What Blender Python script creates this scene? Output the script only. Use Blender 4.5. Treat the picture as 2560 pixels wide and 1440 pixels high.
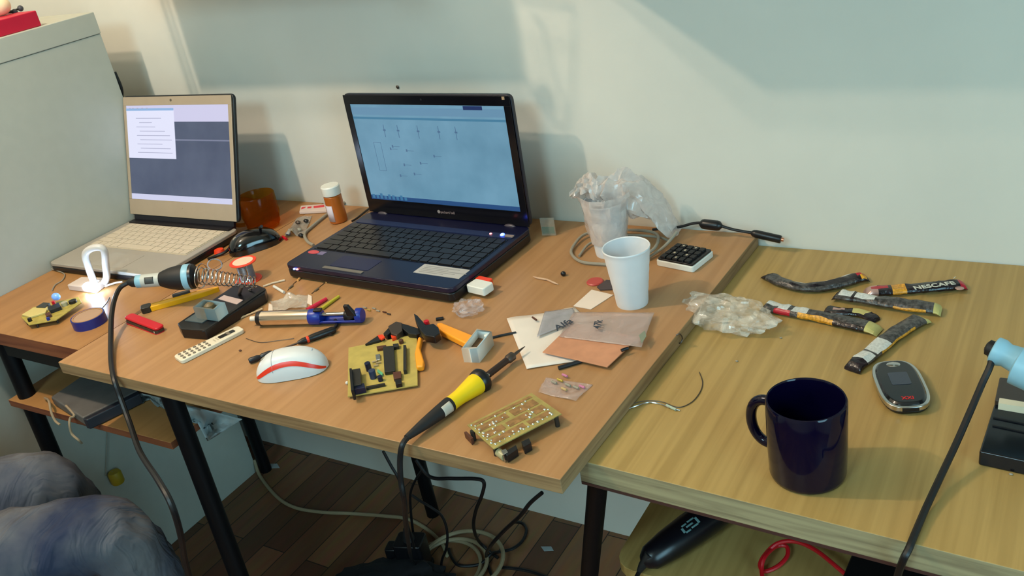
import bpy, bmesh, math, random
from mathutils import Matrix, Vector, noise
random.seed(7)
PI = math.pi
for _o in list(bpy.data.objects): bpy.data.objects.remove(_o)
C = bpy.context.scene.collection
SC = bpy.context.scene

# ------------------------------------------------------------------ camera
CAM = Vector((0.45160, -1.32064, 0.65978)); EUL = (1.1086542, 0.1626665, 0.5293029); FPX = 2282.536
cam = bpy.data.cameras.new('camera'); cam.sensor_width = 36.0; cam.lens = FPX / 2560 * 36.0
cam.clip_start = 0.02
co = bpy.data.objects.new('camera', cam); C.objects.link(co); co.location = CAM; co.rotation_euler = EUL
SC.camera = co
from mathutils import Euler
RC = Euler(EUL, 'XYZ').to_matrix()
def ray(px, py): return RC @ Vector(((px-1280)/FPX, -(py-720)/FPX, -1))
def at(px, py, z=0.0):            # the point of the plane at height z that lies there
    d = ray(px, py); return CAM + d * ((z-CAM.z)/d.z)
def aty(px, py, y):
    d = ray(px, py); return CAM + d * ((y-CAM.y)/d.y)
def atx(px, py, x):
    d = ray(px, py); return CAM + d * ((x-CAM.x)/d.x)
TB = 0.0211                        # top of the loose board; right desk top is z = 0
FL = -0.7232                       # floor

# ------------------------------------------------------------------ world, lights, exposure
w = bpy.data.worlds.new('world'); SC.world = w; w.use_nodes = True
w.node_tree.nodes['Background'].inputs[0].default_value = (0.55, 0.75, 0.9, 1)
w.node_tree.nodes['Background'].inputs[1].default_value = 0.05
SC.view_settings.view_transform = 'Standard'; SC.view_settings.look = 'None'
SC.view_settings.exposure = 0.0; SC.view_settings.gamma = 1.0; SC.view_settings.use_curve_mapping = False
def point(name, loc, energy, col, r):
    l = bpy.data.lights.new(name, 'POINT'); l.energy = energy; l.color = col; l.shadow_soft_size = r
    o = bpy.data.objects.new(name, l); C.objects.link(o); o.location = loc
def area(name, loc, tgt, energy, col, sx, sy):
    l = bpy.data.lights.new(name, 'AREA'); l.energy = energy; l.color = col; l.shape = 'RECTANGLE'; l.size = sx; l.size_y = sy
    o = bpy.data.objects.new(name, l); C.objects.link(o); o.location = loc
    o.rotation_euler = (Vector(tgt)-Vector(loc)).to_track_quat('-Z', 'Y').to_euler()
KEY = (-1.0, -0.93, 1.30)
point('ceiling_bulb', KEY, 32.0, (1.0, 0.81, 0.60), 0.022)
point('ceiling_bulb_upper', (-0.98, -0.93, 1.46), 18.0, (1.0, 0.85, 0.68), 0.03)
area('cool_fill_rear', (-0.1, -2.6, 1.70), (-0.2, -0.2, 0.2), 38.0, (0.48, 0.86, 1.0), 0.7, 0.7)  # added cool fill high behind the camera, evens out the shade; no fixture there
area('cool_fill_right', (2.1, -1.7, 0.5), (-0.6, -0.3, -0.1), 34.0, (0.40, 0.80, 1.0), 1.1, 1.3)  # added cool fill from the right, reaching under the desks; no window there

# ------------------------------------------------------------------ materials
def lin(c): return tuple(((v/255)/12.92 if v/255 <= .04045 else ((v/255+.055)/1.055)**2.4) for v in c)
MC = {}
def mat(name, rgb, rough=0.5, metal=0.0, spec=0.5, var=0.0, vscale=40, bump=0.0, emit=None, es=0.0, coat=0.0):
    if name in MC: return MC[name]
    m = bpy.data.materials.new(name); m.use_nodes = True; nt = m.node_tree; b = nt.nodes['Principled BSDF']
    c = lin(rgb); b.inputs['Base Color'].default_value = (*c, 1); b.inputs['Roughness'].default_value = rough
    b.inputs['Metallic'].default_value = metal; b.inputs['Specular IOR Level'].default_value = spec
    b.inputs['Coat Weight'].default_value = coat
    tc = nt.nodes.new('ShaderNodeTexCoord')
    n = nt.nodes.new('ShaderNodeTexNoise'); n.inputs['Scale'].default_value = vscale; n.inputs['Detail'].default_value = 3
    nt.links.new(tc.outputs['Object'], n.inputs['Vector'])
    v = var if var > 0 else 0.015
    r = nt.nodes.new('ShaderNodeValToRGB')
    r.color_ramp.elements[0].position = 0.35; r.color_ramp.elements[1].position = 0.65
    r.color_ramp.elements[0].color = (*[x*(1-v) for x in c], 1); r.color_ramp.elements[1].color = (*[min(1, x*(1+v)) for x in c], 1)
    nt.links.new(n.outputs['Fac'], r.inputs['Fac']); nt.links.new(r.outputs['Color'], b.inputs['Base Color'])
    if bump > 0:
        bp = nt.nodes.new('ShaderNodeBump'); bp.inputs['Strength'].default_value = bump; bp.inputs['Distance'].default_value = 0.002
        nt.links.new(n.outputs['Fac'], bp.inputs['Height']); nt.links.new(bp.outputs['Normal'], b.inputs['Normal'])
    if emit:
        b.inputs['Emission Color'].default_value = (*lin(emit), 1); b.inputs['Emission Strength'].default_value = es
    MC[name] = m; return m
def wood(name, c1, c2, scale=(38, 1.6, 38), rough=0.38, rot=0.0, c3=None):
    m = bpy.data.materials.new(name); m.use_nodes = True; nt = m.node_tree; b = nt.nodes['Principled BSDF']
    tc = nt.nodes.new('ShaderNodeTexCoord'); mp = nt.nodes.new('ShaderNodeMapping')
    g = nt.nodes.new('ShaderNodeNewGeometry'); nt.links.new(g.outputs['Position'], mp.inputs['Vector'])
    mp.inputs['Scale'].default_value = scale; mp.inputs['Rotation'].default_value = (0, 0, rot)
    n = nt.nodes.new('ShaderNodeTexNoise'); n.inputs['Scale'].default_value = 1.0; n.inputs['Detail'].default_value = 5; n.inputs['Distortion'].default_value = 0.6
    nt.links.new(mp.outputs[0], n.inputs['Vector'])
    r = nt.nodes.new('ShaderNodeValToRGB'); e = r.color_ramp.elements
    e[0].position = 0.36; e[0].color = (*lin(c1), 1); e[1].position = 0.62; e[1].color = (*lin(c2), 1)
    nt.links.new(n.outputs['Fac'], r.inputs['Fac'])
    n2 = nt.nodes.new('ShaderNodeTexNoise'); n2.inputs['Scale'].default_value = 6.0; n2.inputs['Detail'].default_value = 2
    nt.links.new(g.outputs['Position'], n2.inputs['Vector'])
    mx = nt.nodes.new('ShaderNodeMixRGB'); mx.blend_type = 'MULTIPLY'; mx.inputs['Fac'].default_value = 0.25
    nt.links.new(r.outputs['Color'], mx.inputs[1]); nt.links.new(n2.outputs['Color'], mx.inputs[2])
    mx2 = nt.nodes.new('ShaderNodeMixRGB'); mx2.inputs['Fac'].default_value = 0.0
    r2 = nt.nodes.new('ShaderNodeValToRGB'); r2.color_ramp.elements[0].color = (.9, .9, .9, 1); r2.color_ramp.elements[1].color = (1, 1, 1, 1)
    nt.links.new(n2.outputs['Fac'], r2.inputs['Fac']); nt.links.new(r2.outputs['Color'], mx.inputs[2]); mx.inputs['Fac'].default_value = 0.6
    nt.links.new(mx.outputs[0], b.inputs['Base Color']); b.inputs['Roughness'].default_value = rough
    b.inputs['Specular IOR Level'].default_value = 0.35
    return m
def film(name, rgb=(235, 235, 235), fac=0.3, rough=0.12, nscale=60, lo=0.1, hi=0.6):
    m = bpy.data.materials.new(name); m.use_nodes = True; nt = m.node_tree; b = nt.nodes['Principled BSDF']; out = nt.nodes['Material Output']
    b.inputs['Base Color'].default_value = (*lin(rgb), 1); b.inputs['Roughness'].default_value = rough; b.inputs['Specular IOR Level'].default_value = 0.9
    t = nt.nodes.new('ShaderNodeBsdfTransparent'); mx = nt.nodes.new('ShaderNodeMixShader')
    tc = nt.nodes.new('ShaderNodeTexCoord'); n = nt.nodes.new('ShaderNodeTexNoise'); n.inputs['Scale'].default_value = nscale; n.inputs['Detail'].default_value = 4; n.inputs['Distortion'].default_value = 1.0
    nt.links.new(tc.outputs['Object'], n.inputs['Vector'])
    r = nt.nodes.new('ShaderNodeMapRange'); r.inputs[1].default_value = 0.35; r.inputs[2].default_value = 0.7; r.inputs[3].default_value = lo; r.inputs[4].default_value = hi
    nt.links.new(n.outputs['Fac'], r.inputs[0]); nt.links.new(r.outputs[0], mx.inputs[0])
    nt.links.new(t.outputs[0], mx.inputs[1]); nt.links.new(b.outputs[0], mx.inputs[2]); nt.links.new(mx.outputs[0], out.inputs[0])
    bp = nt.nodes.new('ShaderNodeBump'); bp.inputs['Strength'].default_value = 0.6; bp.inputs['Distance'].default_value = 0.003
    nt.links.new(n.outputs['Fac'], bp.inputs['Height']); nt.links.new(bp.outputs[0], b.inputs['Normal'])
    return m

# ------------------------------------------------------------------ mesh building
class MB:
    def __init__(s, M=None): s.v = []; s.f = []; s.mi = []; s.M = M or Matrix(); s.cur = 0
    def add(s, vs, fs, M=None):
        T = s.M @ M if M else s.M; k = len(s.v)
        s.v += [T @ Vector(p) for p in vs]; s.f += [tuple(i+k for i in f) for f in fs]; s.mi += [s.cur]*len(fs); return s
    def box(s, x0, x1, y0, y1, z0, z1, M=None):
        return s.prism([(x0, y0), (x1, y0), (x1, y1), (x0, y1)], z0, z1, M)
    def prism(s, poly, z0, z1, M=None, top=None):
        n = len(poly); t = top or poly
        a = sum(poly[i][0]*poly[(i+1) % n][1]-poly[(i+1) % n][0]*poly[i][1] for i in range(n))
        if a < 0: poly = poly[::-1]; t = t[::-1]
        vs = [(p[0], p[1], z0) for p in poly]+[(p[0], p[1], z1) for p in t]
        fs = [tuple(range(n-1, -1, -1)), tuple(range(n, 2*n))]+[(i, (i+1) % n, n+(i+1) % n, n+i) for i in range(n)]
        return s.add(vs, fs, M)
    def tube(s, pts, r, n=8, closed=False):
        pts = [Vector(p) for p in pts]; m = len(pts); rr = r if isinstance(r, (list, tuple)) else [r]*m
        vs = []; up = None
        for i, p in enumerate(pts):
            d = ((pts[(i+1) % m]-pts[i-1]) if closed else (pts[min(i+1, m-1)]-pts[max(i-1, 0)]))
            d = d.normalized() if d.length > 0 else Vector((0, 0, 1))
            if up is None: up = Vector((0, 0, 1)) if abs(d.z) < .9 else Vector((1, 0, 0))
            a = d.cross(up); a = a.normalized() if a.length > 1e-6 else Vector((1, 0, 0)); b = a.cross(d).normalized(); up = b
            vs += [p+(a*math.cos(2*PI*k/n)+b*math.sin(2*PI*k/n))*rr[i] for k in range(n)]
        fs = []
        for i in range(m if closed else m-1):
            j = (i+1) % m
            fs += [(i*n+k, i*n+(k+1) % n, j*n+(k+1) % n, j*n+k) for k in range(n)]
        if not closed: fs += [tuple(range(n-1, -1, -1)), tuple((m-1)*n+k for k in range(n))]
        return s.add(vs, fs)
    def lathe(s, prof, n=32, M=None, caps=True):   # profile (r, z) about the local z axis
        vs = []; fs = []; m = len(prof)
        for r, z in prof: vs += [(r*math.cos(2*PI*k/n), r*math.sin(2*PI*k/n), z) for k in range(n)]
        for i in range(m-1): fs += [(i*n+k, i*n+(k+1) % n, (i+1)*n+(k+1) % n, (i+1)*n+k) for k in range(n)]
        if caps: fs += [tuple(range(n-1, -1, -1)), tuple((m-1)*n+k for k in range(n))]
        return s.add(vs, fs, M)
    def ball(s, c, rx, ry, rz, nu=16, nv=10):
        vs = []; fs = []
        for j in range(nv+1):
            t = PI*j/nv
            vs += [(c[0]+rx*math.sin(t)*math.cos(2*PI*k/nu), c[1]+ry*math.sin(t)*math.sin(2*PI*k/nu), c[2]+rz*math.cos(t)) for k in range(nu)]
        for j in range(nv): fs += [(j*nu+k, (j+1)*nu+k, (j+1)*nu+(k+1) % nu, j*nu+(k+1) % nu) for k in range(nu)]
        return s.add(vs, fs)
    def grid(s, fn, nu, nv, M=None):
        vs = [fn(i/nu, j/nv) for i in range(nu+1) for j in range(nv+1)]
        fs = [(i*(nv+1)+j, (i+1)*(nv+1)+j, (i+1)*(nv+1)+j+1, i*(nv+1)+j+1) for i in range(nu) for j in range(nv)]
        return s.add(vs, fs, M)
WP = {}
def part(name, mb, m, parent=None, bevel=0.0, seg=2, ang=35, solid=0.0, sub=0, label=None, origin=None):
    me = bpy.data.meshes.new(name)
    lo = Vector([min(v[i] for v in mb.v) for i in range(3)]); hi = Vector([max(v[i] for v in mb.v) for i in range(3)])
    loc = origin or Vector(((lo.x+hi.x)/2, (lo.y+hi.y)/2, lo.z))
    me.from_pydata([tuple(v-loc) for v in mb.v], [], mb.f)
    ms = m if isinstance(m, (list, tuple)) else [m]
    for x in ms: me.materials.append(x)
    for p, i in zip(me.polygons, mb.mi): p.material_index = i
    bm = bmesh.new(); bm.from_mesh(me); bmesh.ops.remove_doubles(bm, verts=bm.verts, dist=1e-6)
    bmesh.ops.recalc_face_normals(bm, faces=bm.faces)
    for f in bm.faces: f.smooth = True
    for e in bm.edges:
        if len(e.link_faces) == 2 and e.calc_face_angle(0) > math.radians(ang): e.smooth = False
    bm.to_mesh(me); bm.free()
    o = bpy.data.objects.new(name, me); C.objects.link(o); WP[o.name] = loc
    if parent: o.parent = parent; o.location = loc-WP[parent.name]
    else: o.location = loc
    if solid:
        md = o.modifiers.new('solid', 'SOLIDIFY'); md.thickness = solid; md.offset = 0
    if bevel:
        md = o.modifiers.new('bevel', 'BEVEL'); md.width = bevel; md.segments = seg; md.limit_method = 'ANGLE'; md.angle_limit = math.radians(40); md.harden_normals = True
    if sub:
        md = o.modifiers.new('sub', 'SUBSURF'); md.levels = sub; md.render_levels = sub
    if label: o['label'] = label
    return o
def tag(o, label=None, cat=None, group=None, kind=None):
    if label: o['label'] = label
    if cat: o['category'] = cat
    if group: o['group'] = group
    if kind: o['kind'] = kind
    return o
def thing(name, label, cat, loc, group=None):
    o = bpy.data.objects.new(name, None); C.objects.link(o); o.empty_display_size = 0.02; o.location = Vector(loc); WP[o.name] = Vector(loc)
    return tag(o, label, cat, group)
def solo(name, mb, m, label, cat, group=None, **k): return tag(part(name, mb, m, None, **k), label, cat, group)
def struct(name, mb, m, **k): return tag(part(name, mb, m, None, **k), kind='structure')
def frame(p0, p1, up=(0, 0, 1)):   # local x along p0 -> p1
    p0 = Vector(p0); x = (Vector(p1)-p0).normalized(); y = Vector(up).cross(x).normalized(); z = x.cross(y)
    return Matrix(((x.x, y.x, z.x, p0.x), (x.y, y.y, z.y, p0.y), (x.z, y.z, z.z, p0.z), (0, 0, 0, 1)))
def zalong(p0, p1):                # local z along p0 -> p1
    return frame(p0, p1) @ Matrix.Rotation(PI/2, 4, 'Y')
def TR(x, y, z, yaw=0, tilt=0): return Matrix.Translation((x, y, z)) @ Matrix.Rotation(yaw, 4, 'Z') @ Matrix.Rotation(tilt, 4, 'X')
def spline(pts, n=8, closed=False):
    P = [Vector(p) for p in pts]; m = len(P); out = []
    g = (lambda i: P[i % m]) if closed else (lambda i: P[max(0, min(m-1, i))])
    for i in range(m if closed else m-1):
        a, b, c, d = g(i-1), g(i), g(i+1), g(i+2)
        for k in range(n):
            t = k/n; out.append(0.5*((2*b)+(c-a)*t+(2*a-5*b+4*c-d)*t*t+(3*b-a-3*c+d)*t**3))
    if not closed: out.append(P[-1])
    return out
def pxp(pts, z0, z1):              # prism standing on z0 whose top face has these corners
    return [(p.x, p.y) for p in (at(a, b, z1) for a, b in pts)], z0, z1
def text_mb(s, size, M, ext=0.0002, font_shear=0.0):
    cu = bpy.data.curves.new('lettering', 'FONT'); cu.body = s; cu.size = size; cu.extrude = ext; cu.shear = font_shear
    cu.offset = size*.02; cu.align_x = 'CENTER'; cu.align_y = 'CENTER'
    o = bpy.data.objects.new('lettering', cu); C.objects.link(o)
    dg = bpy.context.evaluated_depsgraph_get(); me = bpy.data.meshes.new_from_object(o.evaluated_get(dg))
    mb = MB(M); mb.add([v.co.copy() for v in me.vertices], [tuple(p.vertices) for p in me.polygons])
    bpy.data.objects.remove(o); bpy.data.curves.remove(cu); bpy.data.meshes.remove(me); return mb
def rrect(x0, x1, y0, y1, r, n=4):
    P = []
    for cx, cy, a0 in ((x1-r, y0+r, -PI/2), (x1-r, y1-r, 0), (x0+r, y1-r, PI/2), (x0+r, y0+r, PI)):
        P += [(cx+r*math.cos(a0+PI/2*k/n), cy+r*math.sin(a0+PI/2*k/n)) for k in range(n+1)]
    return P
# shared materials
M_wall = mat('wall_paint', (214, 210, 198), 0.85, spec=0.2, var=0.03, vscale=5, bump=0.05)
M_cab = mat('cabinet_white', (178, 180, 168), 0.6, spec=0.3)
M_wood = wood('board_laminate', (168, 123, 79), (179, 134, 89), scale=(60, 1.8, 60))
M_wood_r = wood('desk_laminate', (166, 134, 77), (182, 149, 89), scale=(80, 2.2, 60))
M_wood_l = wood('left_desk_laminate', (160, 113, 65), (172, 124, 74))
M_edge = wood('edge_chipboard', (128, 98, 66), (164, 132, 92), scale=(4, 4, 90), rough=0.7)
M_edge_r = wood('edge_chipboard_grey', (136, 122, 92), (170, 156, 118), scale=(6, 6, 120), rough=0.75)
M_edge_l = wood('edge_brown', (112, 58, 36), (142, 82, 50), scale=(4, 4, 60), rough=0.6)
M_blackm = mat('black_steel', (6, 6, 9), 0.5, spec=.2)
M_blk = mat('black_plastic', (14, 14, 18), 0.35)
M_blk_m = mat('black_rubber', (18, 18, 20), 0.6)
M_white = mat('white_plastic', (228, 226, 216), 0.35)
M_paper = mat('white_paper', (226, 214, 202), 0.8, spec=0.2)
M_yel = mat('yellow_plastic', (246, 176, 14), 0.35)
M_red = mat('red_plastic', (196, 16, 34), 0.35)
M_orange = mat('orange_plastic', (236, 64, 24), 0.4)
M_blue = mat('blue_plastic', (16, 44, 140), 0.35)
M_lblue = mat('light_blue_plastic', (140, 188, 208), 0.4)
M_metal = mat('bright_metal', (205, 203, 200), 0.22, metal=1.0)
M_dmetal = mat('dull_metal', (96, 84, 76), 0.45, metal=0.8)
M_gold = mat('gold_foil', (214, 190, 96), 0.3, metal=0.6)
M_cu = mat('copper_laminate', (204, 142, 106), 0.5, metal=0.1, var=0.08)
M_pcb = mat('yellow_fibreglass', (182, 162, 84), 0.45, var=0.1, vscale=60)
M_film = film('clear_film', (225, 215, 205), lo=0.18, hi=0.62)
M_film2 = film('milky_film', (222, 208, 200), lo=0.45, hi=0.8, nscale=30)

M_cgrey0 = mat('shadow_rod_grey', (150, 146, 138), .6)
# ------------------------------------------------------------------ the room
X0, X1, Y0, ZC = -1.98, 2.3, -3.3, 1.79
struct('wall_back', MB().box(X0-.1, X1+.1, 0.012, 0.112, FL-.05, ZC+.05), M_wall)
struct('wall_left', MB().box(X0-.1, X0, Y0, 0.012, FL-.05, ZC+.05), M_wall)
struct('wall_right', MB().box(X1, X1+.1, Y0, 0.012, FL-.05, ZC+.05), M_wall)
struct('wall_front', MB().box(X0-.1, X1+.1, Y0-.1, Y0, FL-.05, ZC+.05), M_wall)
struct('ceiling', MB().box(X0, X1, Y0, 0.012, ZC, ZC+.08), M_wall)
def floor_mat():
    m = bpy.data.materials.new('parquet'); m.use_nodes = True; nt = m.node_tree; b = nt.nodes['Principled BSDF']
    g = nt.nodes.new('ShaderNodeNewGeometry'); mp = nt.nodes.new('ShaderNodeMapping'); mp.inputs['Rotation'].default_value = (0, 0, PI/2)
    nt.links.new(g.outputs['Position'], mp.inputs[0])
    br = nt.nodes.new('ShaderNodeTexBrick'); br.inputs['Scale'].default_value = 1.0; br.inputs['Brick Width'].default_value = 0.62; br.inputs['Row Height'].default_value = 0.068
    br.inputs['Mortar Size'].default_value = 0.0012; br.inputs['Color1'].default_value = (*lin((104, 66, 44)), 1); br.inputs['Color2'].default_value = (*lin((156, 108, 70)), 1)
    br.inputs['Mortar'].default_value = (*lin((36, 22, 16)), 1)
    nt.links.new(mp.outputs[0], br.inputs['Vector'])
    n = nt.nodes.new('ShaderNodeTexNoise'); n.inputs['Scale'].default_value = 9; mp2 = nt.nodes.new('ShaderNodeMapping'); mp2.inputs['Scale'].default_value = (6, .8, 1)
    nt.links.new(g.outputs['Position'], mp2.inputs[0]); nt.links.new(mp2.outputs[0], n.inputs['Vector'])
    mx = nt.nodes.new('ShaderNodeMixRGB'); mx.blend_type = 'MULTIPLY'; mx.inputs[0].default_value = 0.5
    nt.links.new(br.outputs['Color'], mx.inputs[1]); nt.links.new(n.outputs['Color'], mx.inputs[2])
    nt.links.new(mx.outputs[0], b.inputs['Base Color']); b.inputs['Roughness'].default_value = 0.5
    return m
struct('floor', MB().box(X0, X1, Y0, 0.012, FL-.06, FL), floor_mat())
# white cabinet at the left
CX, CY, CT = -1.3188, -0.0986, 0.4733
cab = thing('storage_cabinet', 'tall plain white cabinet standing against the wall at the left end of the desks', 'cabinet', (-1.62, -.4, FL))
part('body', MB().box(-1.93, CX, -.74, CY, FL, CT-.0446), M_cab, cab, bevel=.001)
part('top_panel', MB().box(-1.935, CX+.0015, -.745, CY+.001, CT-.044, CT), M_cab, cab, bevel=.0015)
part('door', MB().box(-1.925, CX-.003, -.762, -.742, FL+.01, CT-.05), M_cab, cab, bevel=.002)
# things on the cabinet
a0 = atx(104, 58, CX-.008); ry = a0.y
solo('red_box', MB().box(CX-.15, CX-.01, ry-.22, ry, CT, CT+.030), mat('crimson_card', (186, 10, 50), .5),
     'crimson flat box lying on top of the tall white cabinet', 'box', bevel=.002)
px_ = CX-.075
g0 = atx(6, 36, px_); g1 = atx(37, 30, px_); g2 = atx(51, 21, px_); zt = CT+.0302
k = thing('toy_figure', 'small pale round trinket with two dark knobs on the crimson box on the cabinet', 'trinket', (px_, g0.y, zt))
part('body', MB().ball((px_, g0.y, zt+.018), .020, .022, .018), mat('cream_plastic', (236, 214, 176), .5), k)
for g in (g1, g2):
    part('knob', MB().ball((px_, g.y, g.z), .006, .006, .006), mat('slate_plastic', (62, 66, 74), .5), k)
    part('stalk', MB().tube([(px_, g0.y+.008, zt+.004), (px_, g.y, g.z)], .0018), M_blk, k)
yc_ = CY+.03
solo('power_lead', MB().tube(spline([aty(286, 180, yc_), aty(293, 196, yc_), aty(300, 212, yc_), aty(304, 228, yc_), aty(303, 250, yc_), aty(300, 290, yc_)]), .004),
     M_blk_m, 'short black cord curving out from behind the white cabinet', 'cord')
# shelves above the frame that throw the big shadows
def wall_shelf(lab, f0, f1, r0, r1, z, h):
    t = thing('wall_shelf', lab, 'shelf', ((f0+f1)/2, -.12, z), 'wall shelves above the desks')
    part('body', MB().prism([(f0, -.25), (f1, -.25), (r1, .012), (r0, .012)], z, z+h), M_cab, t)
wall_shelf('white closed wall shelf mounted above the two laptops', -1.146, -.544, -1.178, -.477, .56, .3)
for xx, zz in ((-1.158, .535), (-1.170, .545)):
    solo('shadow_rod', MB().tube([(xx, -.2505, .86), (xx, -.2505, zz)], .0032, 8), M_cgrey0, 'thin strap added out of view at the left shelf end to cast a shadow streak on the wall', 'rod', 'added shadow rods at the left shelf end')  # added above the frame only to throw thin shadow streaks on the wall
t = thing('hanging_lead', 'dark leads hanging down from the right end of the shelf above the laptops', 'cable', (-.54, -.262, .56))
part('lead', MB().tube(spline([(-.560, -.262, .60), (-.548, -.262, .56), (-.530, -.262, .53), (-.508, -.262, .515)], 5), .0022, 6), M_blk_m, t)
part('lead', MB().tube(spline([(-.520, -.262, .64), (-.512, -.262, .58), (-.505, -.262, .54), (-.508, -.262, .515)], 5), .0018, 6), M_blk_m, t)
part('lead', MB().tube(spline([(-.475, -.262, .66), (-.485, -.262, .60), (-.497, -.262, .55), (-.508, -.262, .515)], 5), .0016, 6), M_blk_m, t)
part('plug', MB().ball((-.532, -.262, .553), .013, .008, .018, 12, 8), M_blk_m, t)
part('hook', MB().tube([(-.56, -.249, .60), (-.56, -.262, .60)], .003, 8).tube([(-.52, -.249, .64), (-.52, -.262, .64)], .003, 8).tube([(-.54, -.249, .66), (-.475, -.262, .66)], .003, 8), M_blk_m, t)
wall_shelf('white closed wall shelf mounted above the right desk', -.246, 1.3, -.343, 1.3, .545, .3)
solo('wall_nail', MB().lathe([(.0028, 0), (.0035, .002), (.002, .003)], 10, zalong(aty(995, 217, .012), aty(995, 217, .012)+Vector((0, -1, 0)))), M_dmetal,
     'small dark nail in the wall above the black laptop', 'nail')

# ------------------------------------------------------------------ desks
# right desk
rd = thing('work_desk', 'right hand wooden desk with chipboard front edge and black steel legs', 'desk', (.6, -.3, FL))
yr = lambda x: -.589-.0355*x
def slab(poly, z0, z1, parent, mt, me, name, bevel=.001):
    mb = MB(); mb.prism(poly, z0, z1); mb.mi = [0 if (i == 1) else 1 for i in range(len(mb.f))]
    return part(name, mb, [mt, me], parent, bevel=bevel)
slab([(-.012, yr(-.012)), (1.35, yr(1.35)), (1.35, .010), (-.012, .010)], -.0335, 0, rd, M_wood_r, M_edge_r, 'desktop')
part('edge_band', MB().prism([(-.011, yr(0)-.0006), (1.35, yr(1.35)-.0006), (1.35, yr(1.35)), (-.011, yr(0))], -.0345, -.0305), mat('edge_dark', (70, 40, 34), .6), rd)
def leg_to(x, y, z, foot, parent, r=.0125, name='leg'):
    return part(name, MB().tube([(x, y, z), foot], r, 4 if False else 12), M_blackm, parent)
leg_to(.004, -.575, -.0335, (-.20, -.43, FL), rd, .0125)
leg_to(1.25, -.57, -.0335, (1.27, -.57, FL), rd, .0115)
leg_to(1.25, -.06, -.0335, (1.27, -.05, FL), rd, .0115)
leg_to(.06, -.06, -.0335, (.04, -.05, FL), rd, .0115)
part('rail', MB().box(.0, 1.25, -.565, -.545, -.055, -.0335), M_blackm, rd)
ZS = -.215
sh = [at(1497, 1402, ZS), at(1600, 1255, ZS)]
poly = rrect(-.02, 1.22, -.535, -.12, .03)
part('lower_shelf', MB().prism(poly, ZS-.016, ZS), M_wood_r, rd, bevel=.001)
part('shelf_bracket', MB().tube([(0.02, -.53, ZS-.02), (1.24, -.53, ZS-.02)], .008), M_blackm, rd)
# left desk
ld = thing('work_desk', 'left hand wooden desk with reddish front edge, partly covered by the loose board', 'desk', (-1.1, -.3, FL))
slab([(CX+.001, -.617), (-.9262, -.6135), (-.9262, .010), (CX+.001, .010)], TB-.026, TB, ld, M_wood_l, M_edge_l, 'desktop', bevel=0)
for x0, y0, f in ((-1.186, -.600, (-1.186, -.625, FL)), (-.715, -.615, (-.69, -.64, FL)), (-1.292, -.095, (-1.297, -.087, FL)), (-.745, -.10, (-.756, -.077, FL))):
    part('leg', MB().tube([(x0, y0, -.008), f], .0155, 12), M_blackm, ld)
part('frame_rail', MB().box(-1.17, -.70, -.612, -.592, -.03, -.006).box(-1.29, -.72, -.11, -.09, -.03, -.006).box(-.74, -.72, -.60, -.10, -.03, -.006).box(-1.24, -1.22, -.60, -.10, -.03, -.006), M_blackm, ld)
ZL = -.125
pl = [at(20, 1000, ZL), at(428, 1108, ZL)]
slab([(pl[0].x, pl[0].y), (pl[1].x-.002, pl[1].y), (pl[1].x-.002, -.22), (pl[0].x-.02, -.22)], ZL-.014, ZL, ld, M_wood_l, M_edge_l, 'lower_shelf')
# loose board
bd = slab([(-.926, -.6524), (0, -.6494), (.0215, .008), (-.926, .008)], 0.0002, TB, None, M_wood, M_edge, 'tabletop_board', bevel=.0012)
tag(bd, 'large loose wooden board laid across both desks under the black laptop', 'board')

# ------------------------------------------------------------------ laptops
def keyboard(M, x0, x1, y0, y1, z, rows, mk, mt, parent, gap=.0022, h=.0022):
    kb = part('keyboard', MB(M).box(x0-.002, x1+.002, y0-.002, y1+.002, z, z+.0006), mt, parent)
    rh = (y1-y0)/len(rows)
    for j, row in enumerate(rows):
        tot = sum(row); x = x0
        for u in row:
            ww = (x1-x0)*u/tot
            part('key', MB(M).prism(rrect(x+gap/2, x+ww-gap/2, y0+j*rh+gap/2, y0+(j+1)*rh-gap/2, .0012, 1), z+.0006, z+h), mk, kb)
            x += ww
    return kb
# black laptop
BM = TR(-.7341, -.3081, TB, -.042); W, D, H = .3763, .2412, .0275
lt = thing('laptop', 'open black and navy laptop with a pale blue screen in the middle of the board', 'laptop', BM @ Vector((W/2, D/2, 0)))
M_navy = mat('navy_gloss', (12, 14, 44), .3); M_bezel = mat('glossy_black', (8, 8, 14), .18)
def wedge(x0, x1, y0, y1, zb, zf, zr):
    return [(x0, y0, zb), (x1, y0, zb), (x1, y1, zb), (x0, y1, zb), (x0, y0, zf), (x1, y0, zf), (x1, y1, zr), (x0, y1, zr)], [(3, 2, 1, 0), (4, 5, 6, 7), (0, 1, 5, 4), (1, 2, 6, 5), (2, 3, 7, 6), (3, 0, 4, 7)]
part('base', MB(BM).prism(rrect(0, W, 0, D, .014), .003, H-.009, top=None), M_blk, lt, bevel=.003)
part('palm_rest', MB(BM).prism(rrect(0, W, 0, D, .014), H-.009, H), M_navy, lt, bevel=.002)
for fx, fy in ((.03, .03), (W-.03, .03), (.03, D-.03), (W-.03, D-.03)):
    part('foot', MB(BM @ TR(fx, fy, 0)).lathe([(.008, 0), (.008, .003)], 12), M_blk_m, lt)
rows = [[1.5, 1, 1.2, 5.5, 1.2, 1, 1, 1, 1, 1.6, 1, 1], [2, 1, 1, 1, 1, 1, 1, 1, 1, 1, 1, 1.6, 1, 1, 1, 1], [1.6, 1, 1, 1, 1, 1, 1, 1, 1, 1, 1, 1, 1.8, 1, 1, 1],
        [1.3, 1, 1, 1, 1, 1, 1, 1, 1, 1, 1, 1, 1.4, 1, 1, 1, 1], [1, 1, 1, 1, 1, 1, 1, 1, 1, 1, 1, 1, 1, 1.8, 1, 1, 1, 1], [1]*19]
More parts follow.
